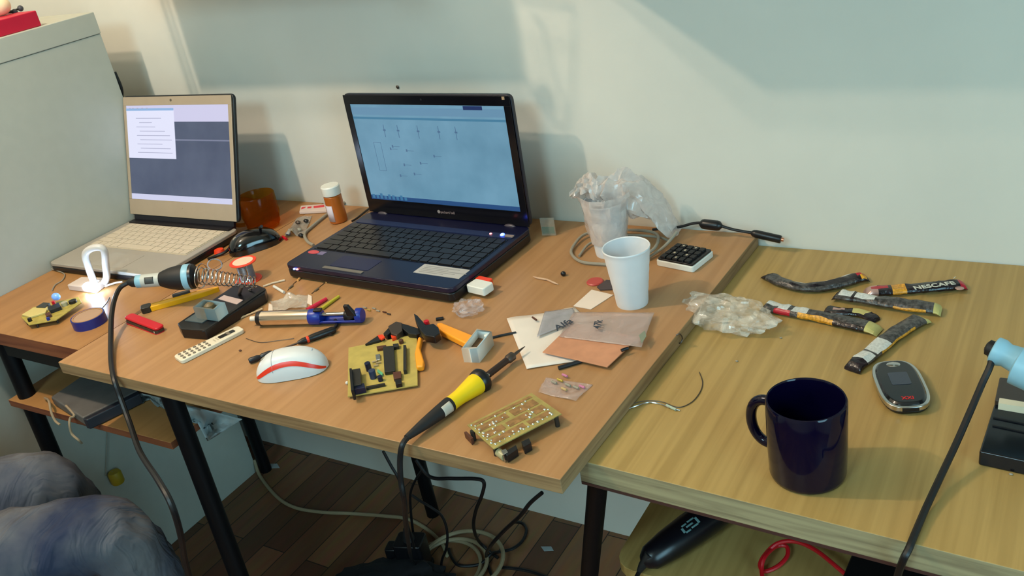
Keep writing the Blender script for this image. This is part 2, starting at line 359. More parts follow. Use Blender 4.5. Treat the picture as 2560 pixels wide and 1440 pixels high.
keyboard(BM, .013, W-.013, .070, .180, H, rows, mat('keycap_black', (26, 22, 24), .35), M_bezel, lt)
part('speaker_bar', MB(BM).prism(rrect(.008, .368, .186, .203, .004), H, H+.0012), mat('navy_strip', (30, 40, 74), .4), lt)
part('touchpad', MB(BM).prism(rrect(.095, .185, .018, .058, .004), H, H+.0004), mat('navy_pad', (20, 26, 66), .4), lt)
part('touchpad_button', MB(BM).prism(rrect(.090, .181, .006, .0135, .001), H, H+.0012), mat('satin_bar', (128, 120, 112), .35, metal=.4), lt, label='pale satin bar below the touchpad')
stk = part('spec_sticker', MB(BM).box(.272, .366, .034, .066, H, H+.0004), mat('sticker_silver', (182, 178, 172), .4), lt, label='silver rectangular sticker on the palm rest')
smb = MB(BM)
for j in range(5): smb.box(.28, .28+.05+.02*(j % 3), .039+j*.005, .0405+j*.005, H+.0004, H+.0006)
part('print', smb, mat('sticker_print', (140, 138, 134), .5), stk)
part('round_sticker', MB(BM @ TR(.022, .055, H)).lathe([(.0, 0), (.011, 0), (.011, .0005), (0, .0005)], 20, Matrix.Diagonal((1.15, .62, 1, 1)), caps=False), mat('sticker_red', (206, 78, 84), .4), lt, label='small red oval sticker')
part('square_sticker', MB(BM).box(.036, .050, .049, .061, H, H+.0005), mat('sticker_blue', (120, 108, 142), .4), lt, label='small blue and red sticker')
part('power_button', MB(BM).prism(rrect(.351, .369, .1905, .1965, .002), H+.0012, H+.003), mat('satin_bar2', (150, 130, 120), .35), lt)
def led(M, x, y, z, r, col, es, nm):
    m = mat('led_'+nm, (255, 255, 255), .4, emit=col, es=es); part('indicator_light', MB(M @ TR(x, y, z)).ball((0, 0, 0), r, r, r*.6, 10, 6), m, lt, label=nm+' indicator light')
led(BM, .345, .195, H+.0022, .0045, (10, 60, 255), 7, 'blue'); led(BM, .320, .195, H+.0018, .0026, (255, 60, 60), 2.0, 'red')
led(BM, .0262, -.0006, H-.006, .0028, (20, 90, 255), 6, 'front_blue'); led(BM, .0335, -.0006, H-.006, .0028, (255, 50, 30), 4, 'front_red')
LM = BM @ Matrix.Translation((0, D-.003, H)) @ Matrix.Rotation(-.0178, 4, 'X') @ Matrix.Rotation(PI/2, 4, 'X')   # local x right, y up the lid, z towards the viewer
ldp = part('lid', MB(LM).prism(rrect(0, W, .0, .2353, .010), -.009, 0), mat('lid_navy', (14, 16, 34), .3), lt, bevel=.002)
def lid_front(mb, x0, x1, y0, y1, W, y_b, Ht, z0, z1):
    mb.box(0.002, W-.002, y1, Ht-.002, z0, z1); mb.box(.002, W-.002, y_b, y0, z0, z1); mb.box(.002, x0, y0, y1, z0, z1); mb.box(x1, W-.002, y0, y1, z0, z1)
    return mb
bz = part('screen_bezel', lid_front(MB(LM), .015, .3605, .0285, .2165, W, .001, .2353, 0, .0022), M_bezel, lt, bevel=.0006)
def screen_mat(name, ox, oy, kind):
    m = bpy.data.materials.new(name); m.use_nodes = True; nt = m.node_tree; b = nt.nodes['Principled BSDF']
    b.inputs['Base Color'].default_value = (.01, .01, .012, 1); b.inputs['Roughness'].default_value = .35
    tc = nt.nodes.new('ShaderNodeTexCoord'); n = nt.nodes.new('ShaderNodeTexNoise'); n.inputs['Scale'].default_value = 14; n.inputs['Detail'].default_value = 4
    nt.links.new(tc.outputs['Object'], n.inputs['Vector'])
    r = nt.nodes.new('ShaderNodeValToRGB'); r.color_ramp.elements[0].position = .3; r.color_ramp.elements[1].position = .7
    r.color_ramp.elements[0].color = (*lin(ox), 1); r.color_ramp.elements[1].color = (*lin(oy), 1)
    nt.links.new(n.outputs['Fac'], r.inputs['Fac']); nt.links.new(r.outputs['Color'], b.inputs['Emission Color']); b.inputs['Emission Strength'].default_value = kind
    return m
SX0, SX1, SY0, SY1 = .015, .3605, .0285, .2165
scr = part('screen', MB(LM).box(SX0, SX1, SY0, SY1, 0, .001), screen_mat('screen_blue', (96, 144, 170), (114, 162, 188), .9), lt)
def em(name, rgb, s=.9): return mat(name, (6, 6, 8), .4, emit=rgb, es=s)
part('taskbar', MB(LM).box(SX0, SX1, SY0, SY0+.0085, .001, .0012), em('scr_task', (38, 78, 128)), scr)
mb = MB(LM)
for i in range(9): mb.box(SX0+.004+i*.010, SX0+.010+i*.010, SY0+.002, SY0+.012+random.uniform(-.004, .003), .0012, .0014)
part('taskbar_icons', mb, em('scr_icons', (60, 120, 160)), scr)
part('window_title', MB(LM).box(SX0, SX1, SY1-.028, SY1-.024, .001, .0012), em('scr_line', (70, 128, 160)), scr)
part('toolbar', MB(LM).box(SX0, SX1, SY1-.020, SY1-.006, .001, .0012), em('scr_bar', (104, 148, 178)), scr)
part('window_buttons', MB(LM).box(SX1-.085, SX1-.045, SY1-.008, SY1-.001, .001, .0013), em('scr_btn', (16, 44, 96)), scr)
mb = MB(LM)
M_sl = em('scr_lines', (78, 112, 146))
for x in (.085, .118, .165, .212, .25): part('schematic_mark', MB(LM).box(x, x+.0012, SY1-.062, SY1-.038, .001, .0012).box(x-.002, x+.004, SY1-.05, SY1-.047, .001, .0012), M_sl, scr)
def outl(mb, x0, x1, y0, y1, t=.0007):
    mb.box(x0, x1, y0, y0+t, .001, .0012); mb.box(x0, x1, y1-t, y1, .001, .0012); mb.box(x0, x0+t, y0, y1, .001, .0012); mb.box(x1-t, x1, y0, y1, .001, .0012); return mb
part('schematic_frame', outl(MB(LM), .052, .070, .088, .144), M_sl, scr)
for x, y in ((.096, .135), (.128, .128), (.115, .100), (.135, .083), (.10, .078), (.155, .105), (.19, .12), (.09, .13)):
    part('schematic_mark', MB(LM).box(x, x+.003, y, y+.005, .001, .0012).box(x, x+.018, y+.002, y+.0026, .001, .0012), M_sl, scr)
lg = MB(LM @ TR(.1775, .0145, .0022)).lathe([(.0, 0), (.0032, 0), (.0032, .0004), (0, .0004)], 14, caps=False)
part('logo_badge', lg, mat('logo_metal', (190, 176, 170), .3, metal=.5), bz)
part('logo_lettering', text_mb('packard bell', .0068, LM @ TR(.198, .0142, .0024)), mat('logo_grey', (128, 108, 104), .4), bz)
for x in (.036, .334):
    part('hinge', MB(LM @ TR(x, -.002, .003)).ball((0, 0, 0), .013, .006, .004), mat('hinge_grey', (66, 58, 66), .35), lt)
part('webcam', MB(LM @ TR(W/2, .2265, .0022)).lathe([(.002, 0), (.002, .0006)], 10), M_blk, bz)
part('lid_bumper', MB(LM).box(W-.016, W-.011, .2275, .2325, .0022, .0034), mat('bumper', (170, 140, 110), .5), bz)
# usb stick in its right side
us = thing('usb_stick', 'white and orange usb dongle plugged into the right side of the black laptop', 'usb dongle', BM @ Vector((W+.022, .033, .004)))
um = BM @ Matrix.Translation((W+.0005, .046, .006)) @ Matrix.Rotation(-.12, 4, 'Z')
part('cap', MB(um).prism(rrect(.004, .042, -.014, .011, .004), .0, .014), M_white, us, bevel=.002)
part('body', MB(um).prism(rrect(.0, .030, .0112, .0235, .003), .0005, .0125), M_orange, us, bevel=.002)
part('plug', MB(um).box(-.0003, .006, -.006, .006, .004, .0085), M_metal, us)

# silver laptop
SM = TR(-1.3120, -.4005, TB, .0220); W2, D2, H2 = .3310, .2152, .0201
lt = thing('laptop', 'open silver laptop beside the white cabinet showing a white window on dark grey', 'laptop', SM @ Vector((W2/2, D2/2, 0)))
M_sil = mat('silver_alu', (176, 168, 156), .42, metal=.25); M_key = mat('keycap_cream', (204, 190, 168), .5)
part('base', MB(SM).prism(rrect(0, W2, 0, D2, .012), .002, .0125), M_blk, lt, bevel=.002)
part('top_case', MB(SM).prism(rrect(0, W2, 0, D2, .012), .0125, H2), M_sil, lt, bevel=.002)
for fx, fy in ((.03, .03), (W2-.03, .03), (.03, D2-.03), (W2-.03, D2-.03)):
    part('foot', MB(SM @ TR(fx, fy, 0)).lathe([(.007, 0), (.007, .002)], 12), M_blk_m, lt)
rows2 = [[1, 1, 1, 1.2, 5, 1.2, 1, 1, 1, 1], [2, 1, 1, 1, 1, 1, 1, 1, 1, 1, 1, 2], [1.6, 1, 1, 1, 1, 1, 1, 1, 1, 1, 1, 1, 1.6], [1.4, 1, 1, 1, 1, 1, 1, 1, 1, 1, 1, 1, 1, 1], [1, 1, 1, 1, 1, 1, 1, 1, 1, 1, 1, 1, 1, 1.5], [1]*15]
keyboard(SM, .022, .313, .088, .196, H2, rows2, M_key, mat('keybed', (188, 174, 152), .5), lt, gap=.0018)
part('hinge_strip', MB(SM).box(.012, W2-.012, .199, D2-.001, H2, H2+.0035), mat('hinge_black', (16, 14, 22), .4), lt)
part('touchpad', MB(SM).prism(rrect(.12, .215, .012, .070, .003), H2, H2+.0004), mat('pad_silver', (166, 160, 150), .4), lt)
LS = SM @ Matrix.Translation((0, D2-.002, H2+.0005)) @ Matrix.Rotation(-.3363, 4, 'X') @ Matrix.Rotation(PI/2, 4, 'X')
HT = .2674
part('lid', MB(LS).prism(rrect(0, W2+.004, .012, HT+.001, .010), -.008, -.0005), mat('lid_shell', (20, 26, 30), .4), lt, bevel=.002)
M_bz = mat('bezel_champagne', (172, 154, 132), .45, metal=.15)
bz = part('screen_bezel', lid_front(MB(LS), .010, .3205, .0475, .2475, W2+.001, .014, HT, -.0005, .0018), M_bz, lt, bevel=.0006)
part('hinge', MB(LS).box(.012, W2-.012, -.002, .014, -.007, -.001), mat('hinge_black2', (18, 14, 24), .4), lt)
sx0, sx1, sy0, sy1 = .010, .3205, .0475, .2475
scr = part('screen', MB(LS).box(sx0, sx1, sy0, sy1, -.0005, .0005), screen_mat('screen_slate', (72, 82, 108), (88, 98, 122), .9), lt)
part('taskbar', MB(LS).box(sx0, sx1, sy0, sy0+.012, .0005, .0008), em('s_task', (216, 218, 246)), scr)
part('toolbar', MB(LS).box(sx0, sx1, .2135, sy1, .0005, .0008), em('s_tool', (216, 214, 244)), scr)
part('divider', MB(LS).box(sx0, sx1, .1745, .1775, .0005, .0007), em('s_div', (128, 134, 160)), scr)
dlg = part('dialog_window', MB(LS).box(sx0, .160, .1365, .2385, .0008, .0011), em('s_dlg', (226, 228, 250), 1.0), scr)
part('dialog_title', MB(LS).box(sx0, .160, .2365, .2415, .0011, .0014), em('s_ttl', (150, 188, 232)), scr)
mb = MB(LS)
for j in range(9): mb.box(.04+.01*(j % 2), (.12, .09, .10, .13, .145, .15, .12, .145, .15)[j], .220-j*.009, .2212-j*.009, .0011, .0013)
for x in (.02, .03, .045, .06, .075): mb.box(x, x+.005, .2405, .2425, .0014, .0016)
part('text_lines', mb, em('s_txt', (178, 180, 208), .9), scr)
part('webcam', MB(LS @ TR(.154, .2575, .0018)).lathe([(.0028, 0), (.0028, .0006)], 12), mat('webcam', (92, 84, 72), .3), bz)
part('badge', MB(LS @ TR(.165, .034, .0018)).lathe([(.004, 0), (.004, .0005)], 14, Matrix.Diagonal((1.8, .6, 1, 1))), M_bz, bz)
#PART2
# ------------------------------------------------------------------ mugs, cups, bottles
def mug(name, label, cx, cy, z, r, h, m, hand, hz0, hz1, hout, hr, inner=None, bot=.95):
    t = thing(name, label, 'mug', (cx, cy, z)); M = TR(cx, cy, z)
    prof = [(0, 0), (r*bot-.003, 0), (r*bot, .002), (r*bot+.001, .006), (r, h*.4), (r, h-.002), (r-.001, h), (r-.0025, h), (r-.0035, h-.002), (r-.0035, .008), (r-.010, .0045), (0, .0045)]
    part('body', MB(M).lathe(prof, 48, caps=False), m, t, ang=50)
    c, s = math.cos(hand), math.sin(hand); pts = []
    for k in range(13):
        a = -PI/2+PI*k/12; pts.append((cx+c*(r-.002+hout*math.cos(a)**.7 if math.cos(a) > 0 else r-.002), cy+s*(r-.002+hout*max(0, math.cos(a))**.7), z+(hz0+hz1)/2+(hz1-hz0)/2*math.sin(a)))
    part('handle', MB().tube(spline(pts, 3), hr, 12), m, t)
    return t
M_mug = mat('navy_ceramic', (6, 4, 30), .09, spec=.35)
mug('coffee_mug', 'dark navy ceramic mug standing on the right hand desk', .2369, -.5286, 0, .041, .0953, M_mug, math.radians(168), .022, .079, .026, .0058)
def amber(name):
    m = bpy.data.materials.new(name); m.use_nodes = True; nt = m.node_tree; b = nt.nodes['Principled BSDF']; out = nt.nodes['Material Output']
    b.inputs['Base Color'].default_value = (*lin((130, 74, 14)), 1); b.inputs['Roughness'].default_value = .08
    t = nt.nodes.new('ShaderNodeBsdfTransparent'); t.inputs[0].default_value = (*lin((246, 206, 126)), 1); mx = nt.nodes.new('ShaderNodeMixShader'); mx.inputs[0].default_value = .38
    n = nt.nodes.new('ShaderNodeTexNoise'); n.inputs['Scale'].default_value = 30; mr = nt.nodes.new('ShaderNodeMapRange'); mr.inputs[3].default_value = .05; mr.inputs[4].default_value = .24
    nt.links.new(n.outputs[0], mr.inputs[0]); nt.links.new(mr.outputs[0], mx.inputs[0])
    nt.links.new(t.outputs[0], mx.inputs[1]); nt.links.new(b.outputs[0], mx.inputs[2]); nt.links.new(mx.outputs[0], out.inputs[0]); return m
M_amber = amber('amber_glass')
pa = at(662, 567, TB)
mug('glass_mug', 'amber brown glass mug standing behind the black mouse', pa.x, pa.y, TB, .0385, .072, M_amber, math.radians(222), .014, .062, .028, .0045, bot=.82)
pb = at(848, 553, TB); t = thing('pill_bottle', 'amber pill bottle with a white cap and white label left of the black laptop', 'bottle', pb); M = TR(pb.x, pb.y, TB)
part('body', MB(M).lathe([(0, 0), (.016, 0), (.018, .002), (.018, .056), (.015, .059), (.015, .062), (0, .062)], 32, caps=False), mat('amber_plastic', (176, 92, 30), .25, spec=.6), t)
part('cap', MB(M).lathe([(0, .0595), (.0185, .0595), (.0190, .061), (.0190, .0765), (.0175, .0785), (0, .0785)], 32, caps=False), M_white, t)
va = math.atan2(CAM.y-pb.y, CAM.x-pb.x)
part('label', MB(M).grid(lambda u, v: (.0183*math.cos(va-1.75+1.35*u), .0183*math.sin(va-1.75+1.35*u), .006+.034*v), 14, 1), mat('label_lilac', (206, 196, 206), .6), t, solid=.0003)
M_cup = mat('cup_white', (226, 226, 228), .45, spec=.4)
def cup(label, x, y, z, r, h, m=M_cup):
    k = .66; prof = [(0, .003), (r*k-.001, .003), (r*k-.0008, 0), (r*k, 0), (r*k+.0008, .004)]
    for j in range(1, 12):
        f = j/12; prof.append((r*(k+(.965-k)*f)+(.0004 if j % 2 else 0), .004+(h-.008)*f))
    prof += [(r*.965, h-.0045), (r-.0005, h-.003), (r, h-.0012), (r-.0008, h), (r-.0022, h-.001), (r*.95, h-.006), (r*k-.0022, .006), (0, .006)]
    return solo('plastic_cup', MB(TR(x, y, z)).lathe(prof, 48, caps=False), m, label, 'cup', 'white plastic cups on the board', ang=50)
cup('white disposable cup standing in front, mouth open towards the viewer', -.0859, -.2538, TB, .0349, .0919)
c2 = at(1527, 632, TB); cup('white disposable cup standing behind, wrapped in its clear sleeve', c2.x, c2.y, TB, .0365, .094)

# ------------------------------------------------------------------ crumpled clear plastic
def crumple(name, label, cat, c, rx, ry, rz, yaw, m, seed=0, amp=.35, z0=None, cut=0.0, group=None):
    z0 = c[2] if z0 is None else z0
    mb = MB(TR(c[0], c[1], 0, yaw)); nu, nv = 46, 26; vs = []; fs = []
    for j in range(nv+1):
        t = PI*j/nv
        for k in range(nu):
            a = 2*PI*k/nu; d = Vector((math.sin(t)*math.cos(a), math.sin(t)*math.sin(a), math.cos(t)))
            q = d*2.3+Vector((seed*3.1, seed*1.7, seed)); f = 1+amp*(abs(noise.noise(q))*1.4-.35)+amp*.35*(1-abs(noise.noise(q*2.7))*2)+amp*.12*noise.noise(q*7)
            z = c[2]+rz*(1+d.z*f)*.5*2*.5*2*.5; z = z0+max(.0004+.0006*(k % 2), rz*(d.z*f*.5+.5-cut))
            vs.append((rx*d.x*f, ry*d.y*f, z))
    for j in range(nv): fs += [(j*nu+k, (j+1)*nu+k, (j+1)*nu+(k+1) % nu, j*nu+(k+1) % nu) for k in range(nu)]
    mb.add(vs, fs); return solo(name, mb, m, label, cat, group, ang=18)
q = at(1818, 808, 0); crumple('plastic_wrap', 'big crumpled piece of clear film on the right desk beside the board', 'plastic wrap', (q.x, q.y, 0), .066, .036, .040, -.18, film('crumple_film', (232, 222, 206), lo=.10, hi=.62, nscale=45), 2, .27, 0, .1)
q = at(1172, 782, TB); crumple('plastic_wrap', 'small crumple of clear film in front of the black laptop', 'plastic wrap', (q.x, q.y, TB), .022, .019, .022, .3, film('crumple_film_small', (214, 204, 206), lo=.05, hi=.42, nscale=70), 5, .3, TB, .1)
# sleeve draped over the rear cup: collar round the cup, loose end flopping right towards the wall
wx, wy = c2.x, c2.y
mb = MB()
def sleeve(u, v):
    a = 2*PI*u; r = .030+.011*v+.0025*noise.noise(Vector((math.cos(a)*3, math.sin(a)*3, v*5)))*(1+v)
    return (wx+r*math.cos(a), wy+r*math.sin(a), TB+.025+.083*v)
mb.grid(sleeve, 48, 12)
sl = solo('plastic_sleeve', mb, M_film2, 'loose clear plastic sleeve bunched around and behind the rear cup', 'plastic sleeve', ang=20)
e0 = Vector((wx-.002, wy+.012, TB+.098)); e1 = aty(1690, 560, -.03)
def flop(u, v):
    a = 2*PI*v; cx = e0.x+(e1.x-e0.x)*u; cy = e0.y+(e1.y-e0.y)*u; top = .034*(1-u)**.5+.012
    cz = (e0.z-.004)*(1-u)+(TB+.014)*u+.030*math.sin(PI*u)
    k = 1+.5*noise.noise(Vector((u*6, math.cos(a)*2, math.sin(a)*2)))+.2*noise.noise(Vector((u*17, math.cos(a)*5, math.sin(a)*5)))
    ry = (.032-.010*u)*k; rz = max(.004, top*k)
    return (cx+.012*k*math.cos(a)*(1-u), min(.006, cy+ry*math.cos(a)), max(TB+.001, cz+rz*math.sin(a)*.8))
part('loose_end', MB().grid(flop, 26, 24), M_film2, sl, ang=20)
f0 = aty(1440, 500, wy+.0)
def tuft(u, v):
    a = 2*PI*v; k = 1+.6*noise.noise(Vector((u*7+4, math.cos(a)*2, math.sin(a)*2)))
    x = f0.x-.002+.050*u; return (x, wy+.004+.020*k*math.cos(a), f0.z+.012+.014*math.sin(u*PI)+(.010+.012*u)*k*math.sin(a))
part('gathered_top', MB().grid(tuft, 20, 20), M_film2, sl, ang=20)

# ------------------------------------------------------------------ cables on the desks
M_cgrey = mat('grey_cable', (150, 142, 126), .5); M_cblack = mat('black_cable', (12, 12, 16), .45)
def cable(name, label, pts, r, m, n=8, sm=8, closed=False, cat='cable', group=None):
    return solo(name, MB().tube(spline(pts, sm, closed), r, n, closed), m, label, cat, group)
z = TB+.0026
loop = [at(a, b, z+dz) for a, b, dz in ((1692, 580, .02), (1665, 612, .008), (1640, 632, .003), (1608, 650, .001), (1560, 663, 0), (1500, 660, .001), (1452, 654, .001), (1428, 632, .001), (1440, 606, .003), (1462, 586, .005), (1500, 578, .006), (1560, 575, .006), (1620, 578, .007), (1645, 590, .009), (1638, 618, .010), (1610, 640, .008))]
cable('coiled_cable', 'thin grey cable coiled around the foot of the rear cup', loop, .0026, M_cgrey)
cable('coiled_cable', 'short grey cable end crossing from the rear cup to the keypad', [at(1448, 640, z), at(1470, 612, z+.003), at(1500, 600, z+.004), at(1560, 588, z+.006), at(1640, 592, z+.004), at(1672, 602, z+.003)], .0022, M_cgrey)
cable('laptop_cable', 'dark grey cable curving behind the pill bottle to the black laptop', [at(925, 492, TB+.004), at(890, 496, TB+.004), at(862, 506, TB+.004), at(840, 520, TB+.004), at(812, 540, TB+.004), at(785, 562, TB+.004), at(762, 584, TB+.004), at(768, 603, TB+.004), at(784, 613, TB+.004)], .003, M_cgrey)
cable('laptop_cable', 'thin black cable behind the left edge of the black laptop', [at(935, 512, TB+.004), at(912, 530, TB+.004), at(893, 545, TB+.004), at(880, 553, TB+.004)], .0022, M_cblack)
Y = -.016
t = thing('power_lead', 'black lead with a barrel filter and copper tipped plug lying along the wall', 'cable', aty(1790, 590, Y))
wl = [(1632, 574), (1660, 571), (1700, 567), (1730, 559), (1750, 557)]
part('cable', MB().tube(spline([aty(a, b, Y) for a, b in wl], 6), .0024).tube(spline([aty(a, b, Y) for a, b in [(1800, 564), (1830, 573), (1855, 578), (1880, 582)]], 6), .0024), M_cblack, t)
part('ferrite_barrel', MB(zalong(aty(1749, 559, Y), aty(1802, 565, Y))).lathe([(.003, 0), (.0075, .004), (.0085, .008), (.0085, .030), (.0075, .034), (.003, .038)], 16), M_blk, t)
part('plug_boot', MB(zalong(aty(1655, 572, Y), aty(1690, 569, Y))).lathe([(.003, 0), (.0045, .002), (.0045, .02), (.003, .026)], 12), M_blk, t)
part('plug', MB(zalong(aty(1878, 582, Y), aty(1940, 596, Y))).lathe([(.003, 0), (.0055, .003), (.0065, .008), (.0065, .046), (.006, .048)], 14), M_blk, t)
part('plug_tip', MB(zalong(aty(1939, 595, Y), aty(1957, 599, Y))).lathe([(.003, 0), (.003, .013)], 12), mat('copper_tip', (206, 140, 110), .3, metal=.8), t)

# ------------------------------------------------------------------ keypad, phone, remote
kc = [at(a, b, TB+.017) for a, b in ((1638, 640), (1731, 658), (1769, 630), (1688, 600))]
KM = frame(kc[0], kc[1]); L = (kc[1]-kc[0]).length; Wd = (kc[3]-kc[0]).dot(KM.col[1].to_3d()); KM = KM @ Matrix.Translation((0, 0, -.017))
t = thing('keypad', 'small numeric keypad with black keys on a white base beside the cups', 'keypad', KM @ Vector((L/2, Wd/2, 0)))
part('base', MB(KM).prism(rrect(0, L, 0, Wd, .004), 0, .010), M_white, t, bevel=.0015)
part('face_plate', MB(KM).prism(rrect(.002, L-.002, .002, Wd-.002, .003), .010, .013), M_blk, t, bevel=.0008)
cols, rws = 5, 4
for i in range(cols):
    for j in range(rws):
        x = .006+i*(L-.012)/cols; y = .004+j*(Wd-.008)/rws; a, b = (L-.012)/cols*.78, (Wd-.008)/rws*.78
        kk = part('key', MB(KM).prism(rrect(x, x+a, y, y+b, .001, 2), .013, .0165), M_blk_m, t, bevel=.0005)
        if (i+j) % 2 == 0 and 0 < i < 4: part('digit', MB(KM).box(x+a*.3, x+a*.65, y+b*.3, y+b*.7, .0165, .0168), mat('digit_cream', (190, 176, 150), .5), kk)
# phone
p4 = [at(a, b, .012) for a, b in ((2185, 905), (2225, 1022), (2330, 1012), (2268, 895))]
PM = frame(p4[1], p4[0]) ; cN = (p4[0]+p4[3])/2; cS = (p4[1]+p4[2])/2; PM = frame(cS, cN) @ Matrix.Translation((0, 0, -.012)); PL = (cN-cS).length; PW = .055
t = thing('mobile_phone', 'oval black and silver mobile phone lying beyond the navy mug', 'phone', PM @ Vector((PL/2, 0, 0)))
def oval(L, W, inset=0, n=40, e=3.2):
    return [(L/2+(L/2-inset)*math.copysign(abs(math.cos(2*PI*k/n))**(2/e), math.cos(2*PI*k/n)), (W/2-inset)*math.copysign(abs(math.sin(2*PI*k/n))**(2/e), math.sin(2*PI*k/n))) for k in range(n)]
part('back_shell', MB(PM).prism(oval(PL, PW, .003), 0, .005, top=oval(PL, PW, .0)), M_blk, t, bevel=.001)
part('silver_rim', MB(PM).prism(oval(PL, PW), .005, .0115), M_metal, t, bevel=.0012)
part('front_cover', MB(PM).prism(oval(PL, PW, .003), .0115, .0145, top=oval(PL, PW, .006)), mat('phone_gloss', (12, 12, 18), .12, coat=.4), t, bevel=.001)
part('screen', MB(PM).prism(rrect(PL*.42, PL*.68, -.011, .011, .002), .0145, .0149), mat('phone_screen', (58, 64, 76), .15), t)
part('earpiece', MB(PM @ TR(PL*.86, 0, .0145)).lathe([(0, 0), (.008, 0), (.006, .001), (0, .001)], 20, Matrix.Diagonal((.7, 1, 1, 1)), caps=False), M_metal, t)
part('red_marking', text_mb('XXI', .008, PM @ TR(PL*.14, 0, .0147, -PI/2)), mat('red_mark', (190, 30, 30), .4, emit=(150, 16, 16), es=.2), t)
part('charge_socket', MB(PM).box(-.0006, .002, -.009, .009, .006, .010), M_blk, t)
# remote
A = at(446, 895, TB+.006); Bq = at(600, 820, TB+.006); RM = frame(A, Bq) @ Matrix.Translation((-.002, 0, -.006)); RL = (Bq-A).length+.004; RW = .031
t = thing('remote_control', 'slim white remote control with rows of small buttons at the front edge of the board', 'remote control', RM @ Vector((RL/2, 0, 0)))
body = rrect(0, RL, -RW/2, RW/2, .006)
part('body', MB(RM).prism([(x, y*(1-.25*max(0, (x/RL-.7)/.3))) for x, y in body], 0, .0065), mat('remote_white', (226, 214, 190), .4), t, bevel=.0015)
M_btn = mat('button_grey', (120, 108, 92), .5)
for i in range(6):
    for j in range(3): part('button', MB(RM @ TR(.008+i*.0085, -.009+j*.009, .0065)).lathe([(0, 0), (.0026, 0), (.0022, .0011), (0, .0011)], 12, Matrix.Diagonal((1, 1.15, 1, 1)), caps=False), M_btn, t)
part('button', MB(RM).box(.085, .090, -.006, .006, .0065, .0072), M_btn, t)
part('display_window', MB(RM).prism(rrect(RL-.040, RL-.012, -.005, .005, .002), .0065, .0070), mat('remote_window', (44, 36, 30), .2), t)
part('lettering', MB(RM).box(.062, .064, -.006, .004, .0065, .0067).box(.067, .069, -.006, .006, .0065, .0067), mat('faint_print', (186, 172, 148), .5), t)

# ------------------------------------------------------------------ mice
def mouse(label, p0, p1, W, Hh, mt, mstripe, ml, mr=None):
    p0 = Vector((p0.x, p0.y, TB)); p1 = Vector((p1.x, p1.y, TB)); M = frame(p0, p1); L = (p1-p0).length
    t = thing('computer_mouse', label, 'mouse', M @ Vector((L/2, 0, 0)))
    def surf(u, a, off=0.0):
        x = L*u; w = (W/2)*(max(0, 1-abs(2*u-1)**2.8))**.5*(1-.10*math.sin(PI*u)); h = Hh*(max(0, 1-abs((u-.46)/.54 if u > .46 else (u-.46)/.46)**2.4))**.55
        c, s = math.cos(a), math.sin(a)
        return (x, (w+off)*math.copysign(abs(c)**.75, c), .001+(h+off)*max(0, s)**.8)
    part('shell', MB(M).grid(lambda u, v: surf(u, PI*v), 36, 24).grid(lambda u, v: (L*u, (W/2)*(max(0, 1-abs(2*u-1)**2.8))**.5*(1-.10*math.sin(PI*u))*(1-2*v), .001), 36, 1), mt, t, ang=60)
    return t, M, L, surf
t, M, L, surf = mouse('white computer mouse with a curved red side stripe in the middle of the board', at(642, 938, TB+.004), at(818, 896, TB+.012), .058, .036, mat('mouse_white', (214, 216, 216), .3), None, None)
def ribbon(s0, s1, w0, off=.0006, uoff=.08):
    def g(u, v):
        uu = .03+.95*u; a = PI-(PI-(.10+.62*math.sin(PI*min(1, (uu+.02)))**1.0)) ; a = .16+.62*math.sin(PI*uu)**.8
        a = a+(v-.5)*w0; return surf(uu, -a+PI*0 if False else PI-(PI-a), off)
    return g
def strip(u, v):
    uu = .02+.96*u; a = .22+.45*math.sin(PI*uu)**.9+(v-.5)*.26
    q = surf(uu, a, .0005); return (q[0], -q[1], q[2])
part('red_stripe', MB(M).grid(strip, 40, 5), mat('stripe_red', (222, 52, 24), .35), t, ang=60)
def seam(f): return [M @ Vector(surf(f, PI*.12+PI*.76*k/20, .0003)) for k in range(21)]
part('button_seam', MB().tube(seam(.30), .0003, 5), mat('seam_grey', (150, 152, 156), .5), t)
part('scroll_wheel', MB(M @ Matrix.Translation((L*.17, .002, .0235)) @ Matrix.Rotation(PI/2, 4, 'X')).lathe([(0, -.003), (.006, -.003), (.0068, 0), (.006, .003), (0, .003)], 16, caps=False), M_cgrey, t)
part('logo_mark', MB(M @ Matrix.Translation((L*.78, .004, .0285))).box(-.005, .005, -.003, .003, -.002, .0006), mat('logo_pale', (170, 186, 200), .4), t)
t, M, L, surf = mouse('glossy black computer mouse between the two laptops', at(574, 640, TB), at(703, 592, TB+.004), .064, .037, mat('mouse_black', (8, 8, 12), .12, coat=.5), None, None)
part('scroll_wheel', MB(M @ Matrix.Translation((L*.2, 0, .0265)) @ Matrix.Rotation(PI/2, 4, 'X')).lathe([(0, -.003), (.006, -.003), (.0068, 0), (.006, .003), (0, .003)], 16, caps=False), M_cgrey, t)
part('side_dot', MB(M).ball((L*.10, -.012, .018), .002, .002, .002, 8, 6), M_cgrey, t)
cable('mouse_cable', 'black and red cable running from the amber mug to the black mouse', [at(654, 566, TB+.045), at(640, 575, TB+.02), at(615, 583, TB+.015), at(590, 600, TB+.012), at(566, 628, TB+.006), at(540, 640, TB+.003), at(520, 648, TB+.003)], .003, M_cblack)
q = at(548, 628, TB+.004); solo('orange_cap', MB(TR(q.x, q.y, TB)).lathe([(0, 0), (.010, 0), (.011, .002), (.009, .008), (0, .008)], 18, caps=False), M_orange, 'small orange cap next to the front of the black mouse', 'cap')

